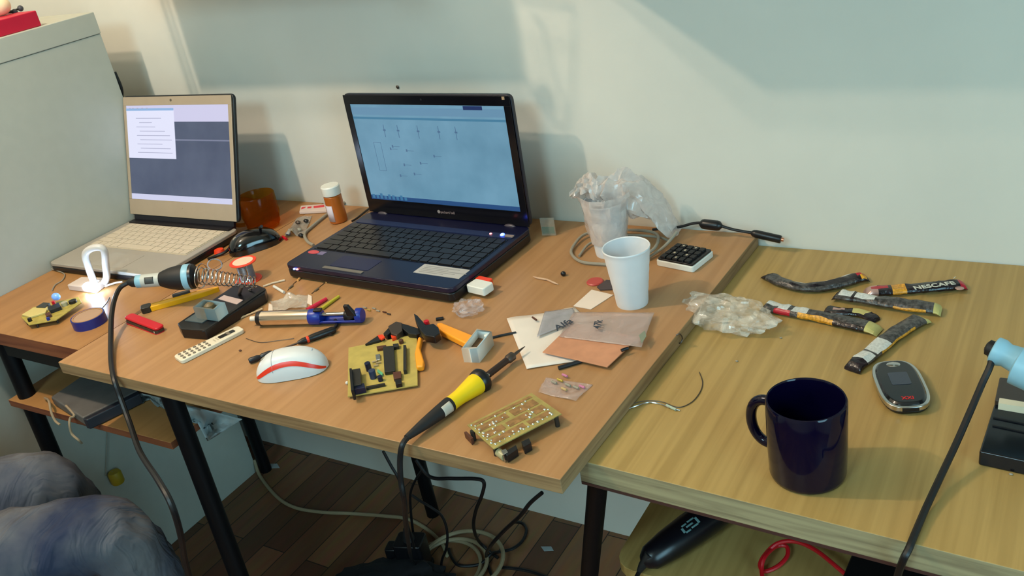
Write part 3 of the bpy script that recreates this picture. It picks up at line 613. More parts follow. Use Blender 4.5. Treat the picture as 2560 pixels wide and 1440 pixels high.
# ------------------------------------------------------------------ soldering irons
def iron(label, tipp, tail, secs, up=(0, 0, 1)):
    M = zalong(tipp, tail); t = thing('soldering_iron', label, 'soldering iron', (Vector(tipp)+Vector(tail))/2)
    for nm, prof, m in secs: part(nm, MB(M).lathe(prof, 24), m, t, ang=50)
    return t, M
tp = at(1314, 878, TB+.003); tl = at(1018, 1102, TB+.0075); Lr = (tl-tp).length
F = lambda f: Lr*f
secs = [('tip', [(.0006, 0), (.0022, F(.07)), (.0022, F(.11))], M_dmetal),
        ('collar', [(.0030, F(.10)), (.0062, F(.115)), (.0062, F(.155)), (.0045, F(.17))], M_dmetal),
        ('heater_sleeve', [(.0046, F(.165)), (.0046, F(.335))], mat('burnt_steel', (74, 58, 52), .45, metal=.7)),
        ('ferrule', [(.0034, F(.33)), (.0034, F(.385))], M_metal),
        ('guard_ring', [(.006, F(.375)), (.0150, F(.382)), (.0168, F(.395)), (.0160, F(.425)), (.0135, F(.44))], M_blk),
        ('grip', [(.0140, F(.425)), (.0146, F(.45)), (.0128, F(.50)), (.0102, F(.58)), (.0098, F(.635)), (.0103, F(.66))], mat('iron_yellow', (244, 206, 16), .4)),
        ('strain_relief', [(.0102, F(.655)), (.0104, F(.67)), (.0095, F(.74)), (.0075, F(.86)), (.0050, F(.96)), (.0040, F(1.0))], M_blk_m)]
tpz = Vector((tp.x, tp.y, TB+.0105)); tlz = Vector((tl.x, tl.y, TB+.0118))
t, M = iron('yellow handled soldering iron lying across the front right of the board', tpz, tlz, secs)
vd = (CAM-(tpz+tlz)/2); 
def patch(M, za, zb, ra, rb, mid, half, m, nm, par, lab=None):
    return part(nm, MB(M).grid(lambda u, v: ((ra+(rb-ra)*u)*math.cos(mid+(v-.5)*2*half), (ra+(rb-ra)*u)*math.sin(mid+(v-.5)*2*half), za+(zb-za)*u), 6, 8), m, par, solid=.0003, label=lab)
lv = M.inverted().to_3x3() @ vd; mid = math.atan2(lv.y, lv.x)
patch(M, F(.68), F(.745), .0106, .0099, mid-.35, .75, mat('iron_label', (190, 184, 170), .6), 'rating_label', t, 'pale rating label on the black sleeve')
cb = [tlz, at(1003, 1122, TB+.010)]
pts = [tlz+(tpz-tlz).normalized()*.004, Vector(at(1006, 1112, TB+.009)), aty(1000, 1150, -.668), aty(1002, 1200, -.672), aty(1010, 1250, -.670), aty(1014, 1300, -.62), aty(1020, 1350, -.50), at(1030, 1400, FL+.10), at(1055, 1425, FL+.02)]
part('cable', MB().tube(spline(pts, 8), .0036), M_cblack, t)
# second iron in its spring holder at the left
i0 = at(322, 706, TB+.060); i1 = at(492, 690, TB+.052); L1 = (i1-i0).length
G = lambda f: L1*f
secs = [('strain_relief', [(.004, G(-.02)), (.0085, G(.04)), (.0095, G(.09)), (.0095, G(.12))], M_blk_m),
        ('blue_collar', [(.0105, G(.115)), (.0112, G(.12)), (.0112, G(.20))], M_lblue),
        ('rating_sleeve', [(.0113, G(.20)), (.0118, G(.24)), (.0122, G(.47))], mat('sleeve_white', (186, 188, 180), .5)),
        ('grip', [(.0118, G(.46)), (.0150, G(.52)), (.0190, G(.62)), (.0215, G(.74)), (.0220, G(.84))], M_blk_m),
        ('blue_band', [(.0221, G(.83)), (.0226, G(.845)), (.0226, G(.905)), (.0221, G(.92))], M_lblue),
        ('guard_ring', [(.0220, G(.91)), (.0218, G(.96)), (.015, G(1.0)), (.006, G(1.01))], M_blk)]
M = zalong(i0, i1); t = thing('soldering_iron', 'black soldering iron with light blue bands pushed into the spring stand at left', 'soldering iron', (i0+i1)/2)
for nm, prof, m in secs: part(nm, MB(M).lathe(prof, 24), m, t, ang=50)
lv = M.inverted().to_3x3() @ (CAM-i0); mid = math.atan2(lv.y, lv.x)
patch(M, G(.27), G(.40), .0122, .0124, mid, .5, mat('black_print', (60, 62, 60), .5), 'printed_mark', t)
pts = [i0, at(300, 720, TB+.055), at(286, 750, TB+.045), at(279, 790, TB+.03), at(277, 850, TB+.012), at(278, 905, TB+.006), aty(286, 950, -.662), aty(303, 1000, -.672), aty(325, 1060, -.69), aty(350, 1130, -.74), aty(395, 1200, -.80), aty(428, 1260, -.82), aty(450, 1330, -.82), aty(462, 1400, -.81), aty(480, 1470, -.80)]
part('cable', MB().tube(spline(pts, 8), .0042), M_cblack, t)
# spring stand
bsq = [at(a, b, TB+.018) for a, b in ((443, 808), (512, 826), (664, 722), (655, 712), (592, 706))]
t = thing('iron_stand', 'black soldering iron stand with a wire spring and a grey sponge box on it', 'stand', (bsq[0]+bsq[2])/2-Vector((0, 0, .018)))
bp = [(p.x, p.y) for p in (at(443, 808, TB+.018), at(452, 822, TB+.018), at(512, 826, TB+.018), at(662, 733, TB+.018), at(664, 720, TB+.018), at(645, 712, TB+.018), at(592, 708, TB+.018))]
part('base', MB().prism(bp, TB, TB+.018), M_blk, t, bevel=.002)
part('rubber_edge', MB().prism([at(505, 829, TB+.019).to_2d()[:], at(514, 826, TB+.019).to_2d()[:], at(664, 724, TB+.019).to_2d()[:], at(655, 722, TB+.019).to_2d()[:]], TB+.018, TB+.0195), M_blk_m, t)
part('sponge_tray', MB().prism([at(a, b, TB+.020).to_2d()[:] for a, b in ((462, 800), (505, 806), (535, 786), (490, 782))], TB+.018, TB+.0195), mat('tray_grey', (82, 92, 94), .3), t)
part('sticker', MB().prism([at(a, b, TB+.0185).to_2d()[:] for a, b in ((545, 747), (592, 761), (608, 750), (560, 738))], TB+.018, TB+.0187), mat('sticker_pink', (196, 172, 166), .5), t, label='pale sticker with a red mark')
part('spring_clip', MB().tube([at(598, 735, TB+.0185), at(604, 716, TB+.05)], .003), M_dmetal, t)
s0 = i1+(i1-i0).normalized()*.004; s1 = at(640, 706, TB+.034); SMx = zalong(s0, s1); SL = (s1-s0).length
hel = []; turns = 13
for k in range(turns*14+1):
    f = k/(turns*14); a = f*turns*2*PI; r = .0150-.0065*f
    hel.append(SMx @ Vector((r*math.cos(a), r*math.sin(a), SL*f)))
part('spring', MB().tube(hel, .0011, 6), M_metal, t)
ring = [SMx @ Vector((.021*math.cos(2*PI*k/24), .021*math.sin(2*PI*k/24), .004)) for k in range(24)]
part('spring_mouth', MB().tube(ring, .0012, 6, closed=True), M_metal, t)
rr = frame(at(548, 668, TB+.055), at(548, 668, TB+.055)+Vector((.8, -.5, 0)))
part('wire_loop', MB().tube([at(537+18*math.cos(a), 662+14*math.sin(a), TB+.05) for a in [2*PI*k/20 for k in range(20)]], .0014, 6, closed=True), M_metal, t)
part('support_wire', MB().tube([SMx @ Vector((0, 0, SL*.98)), at(634, 718, TB+.025), at(622, 726, TB+.018)], .0018, 8), M_metal, t)
# grey sponge box resting on the stand
bx = [at(a, b, TB+.040) for a, b in ((482, 768), (537, 776), (562, 756), (508, 748))]
o2 = [p.to_2d() for p in bx]; c_ = sum(o2, Vector((0, 0)))/4
t = thing('relay_box', 'small pale grey open box with brown parts inside on the black iron stand', 'box', Vector((c_.x, c_.y, TB+.0195)))
inn = [c_+(p-c_)*.72 for p in o2]
mb = MB()
for i in range(4): mb.prism([o2[i][:], o2[(i+1) % 4][:], inn[(i+1) % 4][:], inn[i][:]], TB+.0195, TB+.040)
part('wall', mb, mat('box_palegrey', (176, 186, 182), .45), t)
part('filling', MB().prism([p[:] for p in inn], TB+.0195, TB+.034), mat('box_brown', (84, 74, 54), .6, var=.3, vscale=200), t)
part('coil', MB(TR(c_.x, c_.y, TB+.034)).lathe([(.009, 0), (.008, .006), (.004, .009)], 14), mat('coil_brown', (110, 92, 60), .5), t)
# solder spool
sp = at(622, 700, TB); M = TR(sp.x, sp.y, TB, 0)
M = Matrix.Translation((sp.x, sp.y, TB+.0205 if False else TB)) ; spn = .024
t = thing('solder_spool', 'orange spool of solder wire with a white round label behind the black iron stand', 'spool', sp)
part('bottom_flange', MB(M).lathe([(.008, 0), (.024, 0), (.0245, .001), (.024, .002), (.008, .002)], 32), M_orange, t)
part('solder_winding', MB(M).lathe([(.0135, .002)]+[(.0140+.0004*(k % 2), .002+.034*k/34) for k in range(1, 35)], 28), mat('solder_grey', (140, 142, 146), .35, metal=.7), t)
part('top_flange', MB(M).lathe([(.008, .036), (.024, .036), (.0245, .037), (.024, .038), (.008, .038)], 32), M_orange, t)
part('round_label', MB(M).lathe([(.005, .0381), (.0185, .0381), (.0185, .0384), (.005, .0384)], 32), mat('spool_label', (232, 202, 176), .6), t)
part('loose_solder', MB().tube([at(612, 664, TB+.037), at(617, 680, TB+.025), at(622, 697, TB+.008), at(626, 706, TB+.002)], .0013, 6), M_metal, t)

# iron and holder at the right edge
t = thing('iron_stand', 'black soldering iron stand with a white strip at the right edge', 'stand', at(2520, 1080, 0))
q = [at(a, b, .018).to_2d()[:] for a, b in ((2448, 1128), (2486, 1008), (2700, 1046), (2690, 1180))]
part('base', MB().prism(q, 0, .018), mat('stand_gloss', (10, 12, 20), .2), t, bevel=.002)
q = [at(a, b, .024).to_2d()[:] for a, b in ((2487, 1000), (2499, 942), (2700, 965), (2700, 1030))]
part('raised_back', MB().prism(q, 0, .024), mat('stand_brown', (58, 50, 46), .4), t, bevel=.0015)
part('white_strip', MB().prism([at(a, b, .026).to_2d()[:] for a, b in ((2496, 1008), (2499, 995), (2700, 1028), (2696, 1041))], .018, .0262), mat('strip_cream', (224, 212, 182), .5), t)
part('ridge', MB().box(0, .05, 0, .0015, .0181, .0195, TR(*at(2480, 1080, 0)[:2], 0, -.1)).box(0, .05, 0, .0015, .0181, .0195, TR(*at(2478, 1100, 0)[:2], 0, -.1)), M_blk_m, t)
h0 = at(2493, 878, .085); h1 = at(2600, 925, .075)
t = thing('soldering_iron', 'soldering iron with a light blue handle resting on the stand at the right edge', 'soldering iron', (h0+h1)/2)
M = zalong(h0, h1); Lh = (h1-h0).length
part('handle', MB(M).lathe([(.0135, -.004), (.0150, -.003), (.0152, .004), (.0130, .010), (.0145, .02), (.0165, .03), (.0165, Lh+.02)], 28), M_lblue, t, ang=50)
part('guard', MB(M @ Matrix.Translation((.003, -.004, .020))).lathe([(.010, 0), (.0215, .003), (.0215, Lh)], 28), M_lblue, t)
part('strain_relief', MB(M).lathe([(.0045, -.012), (.0085, -.010), (.0092, -.004), (.0092, .002)], 20), M_blk_m, t)
pts = [h0+(h0-h1).normalized()*.010, at(2478, 905, .078), at(2455, 960, .062), at(2425, 1030, .045), at(2390, 1110, .028), at(2350, 1195, .014), at(2315, 1270, .007), at(2285, 1340, .005), aty(2272, 1372, -.612), aty(2258, 1400, -.618), aty(2244, 1440, -.60), aty(2236, 1480, -.58)]
part('cable', MB().tube(spline(pts, 8), .0036), M_cblack, t)

# ------------------------------------------------------------------ knife, cutter, tape, pump, pliers
# yellow cutter
A = at(352, 772, TB+.008); B_ = at(552, 716, TB+.007); CM = frame(A, B_) @ Matrix.Translation((0, 0, -.008)); CL = (B_-A).length
t = thing('utility_knife', 'yellow snap blade cutter with a black end cap on the left desk', 'cutter', CM @ Vector((CL/2, 0, 0)))
part('body', MB(CM).prism([(.016, -.0085), (CL*.75, -.0095), (CL-.004, -.004), (CL-.004, .0), (CL*.72, .0085), (.016, .0085)], 0, .010), M_yel, t, bevel=.0015)
part('end_cap', MB(CM).prism(rrect(0, .018, -.0095, .0095, .005), 0, .0115), mat('cap_charcoal', (40, 36, 30), .4), t, bevel=.0015)
part('slider', MB(CM).prism(rrect(CL*.40, CL*.62, .004, .0120, .002), .004, .0145), mat('slider_grey', (50, 50, 52), .5), t, bevel=.001)
part('groove', MB(CM).box(.02, CL*.70, .0035, .0052, .010, .0104), mat('groove_ochre', (176, 120, 10), .5), t)
# pocket knife
A = at(322, 790, TB+.012); B_ = at(396, 818, TB+.010); M = frame(A, B_) @ Matrix.Translation((-.004, 0, -.012)); L = (B_-A).length+.008
t = thing('pocket_knife', 'small red folding pocket knife beside the yellow cutter', 'knife', M @ Vector((L/2, 0, 0)))
part('scale', MB(M).prism(rrect(0, L, -.008, .0095, .006), .0085, .0135), M_red, t, bevel=.0022)
part('scale', MB(M).prism(rrect(0, L, -.009, .009, .006), .0, .003), M_red, t, bevel=.001)
for k in range(3): part('folded_blade', MB(M).prism(rrect(.002+.001*k, L-.001, -.0085, .0085, .004), .0032+.0018*k, .0046+.0018*k), M_dmetal, t)
part('rivet', MB(M @ TR(L-.006, -.009, .006)).ball((0, 0, 0), .002, .001, .002, 8, 6), M_metal, t)
# blue tape roll
q = at(222, 812, TB); t = thing('tape_roll', 'flat roll of dark blue tape on the left desk', 'tape', q)
def arc_roll(r0, r1, h, M, n=40): return MB(M).lathe([(r0, 0), (r1, 0), (r1, h), (r0, h), (r0, 0)], n, caps=False)
M = TR(q.x, q.y+.004, TB)
part('tape', arc_roll(.0262, .0285, .017, M), mat('tape_blue', (24, 38, 118), .35), t)
part('core', arc_roll(.0235, .0262, .0172, M), mat('core_card', (170, 126, 84), .7), t)
part('inner_disc', MB(M).lathe([(.0, .0), (.0234, .0), (.0234, .0165), (0, .0165)], 32, caps=False), mat('disc_tan', (176, 142, 116), .5), t)
cable('bare_wire', 'thin dark bare wire standing up behind the blue tape roll', [at(248, 795, TB+.001), at(258, 783, TB+.004), at(255, 772, TB+.006), at(266, 758, TB+.004), at(274, 744, TB+.002)], .0011, M_dmetal, 6, cat='wire')
# desoldering pump
A = at(626, 797, TB+.013); B_ = at(904, 788, TB+.013); M = zalong(A, B_); PLn = (B_-A).length
t = thing('desoldering_pump', 'silver and blue desoldering pump lying between the white mouse and the laptop', 'tool', (A+B_)/2-Vector((0, 0, .013)))
Q = lambda f: PLn*f
part('nozzle', MB(M).lathe([(.0028, Q(.0)), (.0042, Q(.005)), (.0045, Q(.075))], 16), mat('nozzle_white', (222, 214, 200), .5), t)
part('nozzle_collar', MB(M).lathe([(.006, Q(.06)), (.0115, Q(.075)), (.0122, Q(.095)), (.0122, Q(.115))], 24), M_blk, t)
part('barrel', MB(M).lathe([(.0118, Q(.11)), (.0122, Q(.12)), (.0122, Q(.555))], 28), mat('barrel_silver', (226, 212, 196), .18, metal=1.0), t)
part('blue_collar', MB(M).lathe([(.0126, Q(.55)), (.0130, Q(.56)), (.0130, Q(.635)), (.0105, Q(.655))], 24), M_blue, t)
lv = M.inverted().to_3x3() @ Vector((0, 0, 1)); ua = math.atan2(lv.y, lv.x)
def chan(u, v):
    a = ua+PI/2+.35+(PI*2-PI-.7)*v; return (.0108*math.cos(a), .0108*math.sin(a), Q(.64)+Q(.36)*u)
part('handle_channel', MB(M).grid(chan, 8, 16), M_blue, t, solid=.0024)
part('plunger_rod', MB(M @ Matrix.Translation((.0035*math.cos(ua), .0035*math.sin(ua), 0))).lathe([(.0032, Q(.64)), (.0032, Q(.90))], 14), M_metal, t)
part('plunger_head', MB(M).lathe([(.0085, Q(.86)), (.0098, Q(.875)), (.0098, Q(.91)), (.0060, Q(.95))], 20), M_blk, t)
part('trigger', MB().prism([(-.006, -.004), (.010, -.004), (.010, .004), (-.006, .004)], 0, .018, top=[(-.009, -.003), (-.001, -.003), (-.001, .003), (-.009, .003)], M=frame(at(878, 788, TB+.018), at(900, 788, TB+.018))), M_blk, t, bevel=.001)
part('end_cap', MB(M).lathe([(.0095, Q(.955)), (.0118, Q(.96)), (.0118, Q(1.0)), (.0105, Q(1.01))], 22), M_blue, t)
part('release_button', MB().box(-.007, .007, -.004, .004, 0, .004, frame(at(795, 778, TB+.0255), at(815, 777, TB+.0255))), M_blk, t, bevel=.001)
# screwdriver-like test probe: black handle, orange ring, blade
A = at(622, 903, TB+.005); B_ = at(838, 823, TB+.006); M = zalong(A, B_); L = (B_-A).length
t = thing('screwdriver', 'thin black screwdriver with an orange ring lying behind the white mouse', 'screwdriver', (A+B_)/2-Vector((0, 0, .005)))
part('pocket_cap', MB(M).lathe([(.0032, 0), (.0045, .002), (.0045, L*.10), (.003, L*.13), (.0045, L*.15), (.0045, L*.24), (.003, L*.27)], 14), mat('cap_slate', (26, 32, 42), .4), t)
part('shaft', MB(M).lathe([(.0016, L*.25), (.0016, L*.56), (.003, L*.60)], 10), M_dmetal, t)
part('ring', MB(M).lathe([(.0048, L*.66), (.0052, L*.665), (.0052, L*.685), (.0048, L*.69)], 16), M_orange, t)
part('handle', MB(M).lathe([(.0028, L*.56), (.0050, L*.62), (.0050, L*.66)], 16).lathe([(.0050, L*.69), (.0058, L*.74), (.0058, L*.97), (.0045, L)], 16), M_blk, t)
cable('probe_lead', 'short black lead looping from the pump to the screwdriver handle', [at(838, 800, TB+.004), at(842, 812, TB+.004), at(834, 822, TB+.004), at(826, 836, TB+.004)], .0026, M_cblack)
# pliers with black jaws and red collars
t = thing('long_nose_pliers', 'black long nose pliers with small red marks behind the assembled circuit board', 'pliers', at(965, 830, TB))
zz = TB+.008
def flat(pts, z0, z1): return MB().prism([at(a, b, z1).to_2d()[:] for a, b in pts], z0, z1)
part('jaw', flat([(912, 860), (945, 838), (962, 842), (950, 850)], TB+.002, TB+.009), M_blk, t, bevel=.0008)
part('red_mark', flat([(944, 838), (956, 836), (962, 842), (954, 848), (948, 845)], TB+.0092, TB+.0115), M_orange, t)
part('jaw', flat([(958, 833), (972, 818), (984, 812), (986, 824), (968, 838)], TB+.002, TB+.010), M_blk, t, bevel=.0008)
part('pivot', flat([(970, 815), (990, 803), (1004, 806), (1006, 826), (992, 838), (978, 834)], TB+.001, TB+.013), M_dmetal, t, bevel=.001)
part('red_mark', flat([(977, 838), (990, 834), (994, 840), (980, 846)], TB+.001, TB+.010), M_orange, t)
part('handle', flat([(998, 806), (1020, 812), (1044, 820), (1060, 818), (1066, 828), (1040, 836), (1022, 834), (1004, 820)], TB+.003, TB+.012), M_blk, t, bevel=.001)
# wire stripper with yellow handles
t = thing('wire_stripper', 'wire stripper with a black head and two yellow orange handles', 'wire stripper', at(1075, 830, TB))
part('head', flat([(1048, 822), (1062, 812), (1084, 808), (1096, 818), (1100, 832), (1086, 842), (1062, 838)], TB+.012, TB+.024), M_blk, t, bevel=.0015)
part('lever', flat([(1034, 782), (1044, 788), (1060, 806), (1070, 815), (1060, 824), (1048, 820), (1038, 800)], TB+.013, TB+.022), M_blk, t, bevel=.0015)
part('red_button', MB(TR(*at(1066, 805, TB+.022)[:2], TB+.018)).lathe([(0, 0), (.0045, 0), (.004, .006), (0, .006)], 12, caps=False), M_red, t)
part('handle', flat([(1090, 807), (1104, 805), (1186, 838), (1180, 860), (1160, 856), (1100, 826)], TB+.003, TB+.014), mat('handle_amber', (250, 160, 36), .4), t, bevel=.003)
part('handle', flat([(1044, 842), (1056, 838), (1050, 868), (1060, 902), (1058, 914), (1040, 916), (1036, 880)], TB+.001, TB+.0105), mat('handle_amber', (250, 160, 36), .4), t, bevel=.003)
part('spring', MB().tube([at(1052, 842, TB+.012), at(1062, 836, TB+.012), at(1090, 830, TB+.012)], .003), M_blk_m, t)
q = at(1100, 800, TB); solo('black_bit', MB(TR(q.x, q.y, TB, .6)).box(-.006, .006, -.003, .003, 0, .004), M_blk, 'tiny black plastic bit beside the yellow handle of the stripper', 'scrap', bevel=.001)
# white little box
tb4 = [at(a, b, TB+.022) for a, b in ((1153, 872), (1192, 873), (1229, 829), (1192, 822))]
o2 = [p.to_2d() for p in tb4]; c_ = sum(o2, Vector((0, 0)))/4; inn = [c_+(p-c_)*.78 for p in o2]
t = thing('project_box', 'small open white plastic box with brown inside near the stripper', 'box', Vector((c_.x, c_.y, TB)))
mb = MB(); 
for i in range(4): mb.prism([o2[i][:], o2[(i+1) % 4][:], inn[(i+1) % 4][:], inn[i][:]], TB, TB+.022)
part('wall', mb, mat('box_white', (246, 246, 238), .4), t)
part('filling', MB().prism([p[:] for p in inn], TB, TB+.011), mat('box_filling', (96, 66, 36), .6, var=.25, vscale=150), t)
part('inner_post', MB().box(-.003, .003, -.003, .003, TB+.011, TB+.0205, TR(*(c_+(o2[2]-c_)*.62), 0, .6)), mat('box_white', (246, 246, 238), .4), t)
cable('dark_wire', 'stiff dark wire running from the white box towards the paper sheet', [at(1222, 846, TB+.002), at(1255, 838, TB+.002), at(1290, 831, TB+.0025)], .0016, M_cblack, 6, cat='wire')
#PART3
# ------------------------------------------------------------------ circuit boards
def P2(a, b, z): return at(a, b, z).to_2d()[:]
def pq(pts, z0, z1, zt=None): return MB().prism([P2(a, b, zt if zt is not None else z1) for a, b in pts], z0, z1)
bz_ = TB+.005
t = thing('circuit_board', 'yellow circuit board with a long black chip and other parts, in front of the pliers', 'circuit board', at(955, 915, TB))
part('board', pq([(871, 869), (1042, 835), (1044, 962), (869, 991)], TB+.003, bz_), M_pcb, t, bevel=.0003)
M_ic = mat('chip_black', (34, 32, 28), .4); M_brn = mat('part_brown', (84, 44, 28), .5); M_navyp = mat('part_navy', (14, 22, 52), .3)
ic = part('chip', pq([(957, 866), (984, 864), (988, 926), (961, 930)], bz_+.001, bz_+.006), M_ic, t, bevel=.0005)
part('pin_strip', pq([(1008, 862), (1015, 862), (1016, 924), (1008, 926)], bz_, bz_+.007), M_ic, t, bevel=.0004)
part('pin_header', pq([(941, 866), (965, 862), (966, 869), (943, 873)], bz_, bz_+.004), M_brn, t)
part('trimmer', pq([(982, 860), (996, 858), (997, 866), (983, 868)], bz_, bz_+.005), M_ic, t)
def can(a, b, r, h, m, nm='capacitor'):
    q = at(a, b, bz_); return part(nm, MB(TR(q.x, q.y, bz_)).lathe([(0, 0), (r, 0), (r, h-.0006), (r-.0006, h), (0, h)], 18, caps=False), m, t)
can(1004, 858, .0035, .006, M_brn); can(923, 926, .0042, .013, M_navyp); can(934, 945, .0048, .013, mat('cap_slateblue', (44, 56, 84), .3)); can(952, 952, .0035, .008, M_navyp)
part('relay', pq([(982, 930), (1002, 927), (1003, 944), (984, 947)], bz_, bz_+.005), M_brn, t, bevel=.0005)
part('push_button', pq([(987, 949), (1003, 947), (1004, 958), (989, 961)], bz_, bz_+.006), M_blk, t, bevel=.0005)
part('power_socket', pq([(873, 924), (900, 920), (903, 960), (878, 966)], bz_, bz_+.011), M_ic, t, bevel=.0008)
part('socket_shell', pq([(873, 921), (879, 920), (884, 974), (877, 976)], bz_, bz_+.016), M_blk, t, bevel=.0005)
part('terminal_block', pq([(882, 962), (910, 957), (913, 968), (885, 974)], bz_, bz_+.009), M_navyp, t, bevel=.0008)
part('heat_sink', pq([(914, 966), (962, 957), (963, 960), (915, 970)], bz_, bz_+.004), M_ic, t)
part('crystal', pq([(938, 886), (950, 884), (951, 898), (940, 900)], bz_, bz_+.003), M_metal, t, bevel=.0008)
part('green_part', pq([(944, 922), (957, 932), (955, 938), (943, 929)], bz_, bz_+.003), mat('part_green', (96, 176, 130), .4), t)
for a, b in ((936, 905), (946, 908), (940, 915)): part('resistor', MB().tube([at(a-6, b, bz_+.002), at(a+6, b-3, bz_+.002)], .0012, 8), mat('resistor_tan', (176, 150, 110), .5), t)
q = at(871, 960, TB+.001); part('loose_led', MB(TR(q.x-.002, q.y, TB)).ball((0, 0, .0025), .0025, .0025, .0025, 10, 8), M_white, t)
# copper side up
t = thing('circuit_board', 'circuit board lying copper side up with shiny solder dots by the front edge', 'circuit board', at(1290, 1060, TB))
zc = TB+.015; crn = [(1168, 1062), (1329, 982), (1404, 1034), (1234, 1122)]
M_trace = mat('copper_tracks', (152, 112, 66), .45, var=.28, vscale=120, metal=.1)
part('board', pq(crn, zc-.0016, zc), mat('pcb_brownish', (160, 142, 78), .45, var=.15, vscale=70), t, bevel=.0003)
def lerp4(u, v, s=1.0):
    a = Vector(crn[0]).lerp(Vector(crn[1]), u); b = Vector(crn[3]).lerp(Vector(crn[2]), u); return a.lerp(b, v)
for (u0, u1, v0, v1) in ((.04, .95, .05, .13), (.05, .5, .19, .36), (.56, .93, .19, .40), (.05, .34, .44, .62), (.39, .72, .46, .64), (.77, .94, .46, .66), (.06, .55, .70, .86), (.6, .93, .72, .86)):
    part('copper_trace', pq([tuple(lerp4(u0, v0)), tuple(lerp4(u1, v0)), tuple(lerp4(u1, v1)), tuple(lerp4(u0, v1))], zc, zc+.0004), M_trace, t)
jt = None
for k in range(58):
    if k < 12: u, v = .04+.03*(k % 2), .06+.075*k
    elif k < 24: u, v = .14+.07*(k-12), .88
    else: u, v = random.uniform(.08, .95), random.choice((.16, .3, .42, .55, .67, .8))+random.uniform(-.03, .03)
    c = lerp4(u, v); q = at(c[0], c[1], zc+.0005)
    if jt is None:
        jt = part('solder_joint', MB(TR(q.x, q.y, zc+.0003)).lathe([(0, 0), (.0015, 0), (.0009, .0009), (0, .0013)], 10, caps=False), mat('solder', (214, 216, 206), .25, metal=.9), t)
    else:
        o = jt.copy(); C.objects.link(o); o.parent = t; s_ = random.uniform(.6, 1.25); o.scale = (s_*random.uniform(1, 1.6), s_, s_); o.location = Vector((q.x, q.y, zc+.0003))-WP[t.name]
part('connector', pq([(1262, 1128), (1290, 1112), (1294, 1122), (1267, 1140)], TB+.001, TB+.011), M_blk, t, bevel=.0005)
part('connector_shell', pq([(1252, 1126), (1264, 1121), (1270, 1130), (1258, 1137)], TB+.001, TB+.012), M_metal, t, bevel=.0005)
part('push_button', pq([(1303, 1104), (1322, 1095), (1328, 1106), (1309, 1117)], TB+.001, TB+.012), M_blk, t, bevel=.0005)
part('film_capacitor', pq([(1160, 1080), (1166, 1078), (1183, 1094), (1177, 1098)], TB+.0005, TB+.009), M_brn, t)
part('capacitor', MB().tube([at(1246, 1130, TB+.006), at(1262, 1142, TB+.005)], .005, 12), mat('cap_clear', (170, 160, 120), .3), t)
for a, b in ((1180, 1075), (1330, 1000), (1390, 1040), (1236, 1112)): q = at(a, b, zc); part('component_leg', MB().tube([(q.x, q.y, zc-.001), (q.x, q.y, TB+.0003)], .003, 10), M_ic, t)
# small one on the left desk
t = thing('circuit_board', 'small assembled circuit board with a blue display part on the left desk corner', 'circuit board', at(115, 795, TB))
zb = TB+.010
part('board', pq([(52, 792), (82, 768), (196, 742), (204, 756), (140, 800), (72, 812)], zb-.0016, zb), mat('pcb_olive', (168, 150, 70), .5, var=.15, vscale=90), t, bevel=.0003)
part('pale_cover', pq([(54, 786), (84, 768), (120, 766), (114, 780), (74, 792)], zb, zb+.004), mat('cover_cream', (204, 186, 116), .5), t, bevel=.001)
part('chip', pq([(90, 767), (108, 756), (124, 757), (112, 768)], zb, zb+.006), mat('chip_grey', (52, 54, 52), .4), t)
part('socket', pq([(118, 768), (146, 756), (152, 766), (124, 776)], zb, zb+.007), M_blk, t, bevel=.0005)
q = at(146, 756, zb); part('blue_display', MB(TR(q.x, q.y, zb+.006, 0)).ball((0, 0, .006), .0095, .007, .007, 14, 10), mat('display_blue', (128, 172, 236), .3, emit=(90, 140, 230), es=.35), t)
part('red_cap', MB(TR(*at(137, 764, zb)[:2], zb)).lathe([(0, 0), (.003, 0), (.003, .009), (0, .009)], 12, caps=False), M_red, t)
part('white_capacitor', MB(TR(*at(163, 764, zb)[:2], zb)).lathe([(0, 0), (.0055, 0), (.0055, .007), (0, .007)], 16, caps=False), mat('cap_pale', (176, 168, 136), .4), t)
part('buzzer', MB(TR(*at(183, 757, zb)[:2], zb)).lathe([(0, 0), (.007, 0), (.007, .005), (0, .005)], 18, caps=False), M_blk, t)
part('chip', pq([(112, 784), (124, 779), (128, 786), (116, 791)], zb, zb+.005), M_brn, t)
part('capacitor', MB(TR(*at(76, 803, zb)[:2], zb)).lathe([(0, 0), (.0035, 0), (.0035, .006), (0, .006)], 14, caps=False), M_blk, t)
part('capacitor', MB(TR(*at(122, 800, zb)[:2], zb)).lathe([(0, 0), (.003, 0), (.003, .005), (0, .005)], 14, caps=False), M_blue, t)
for a, b in ((66, 800), (95, 772), (180, 752), (140, 795), (90, 806)): q = at(a, b, zb); part('component_leg', MB().tube([(q.x, q.y, zb-.001), (q.x, q.y, TB+.0003)], .0022, 8), M_ic, t)

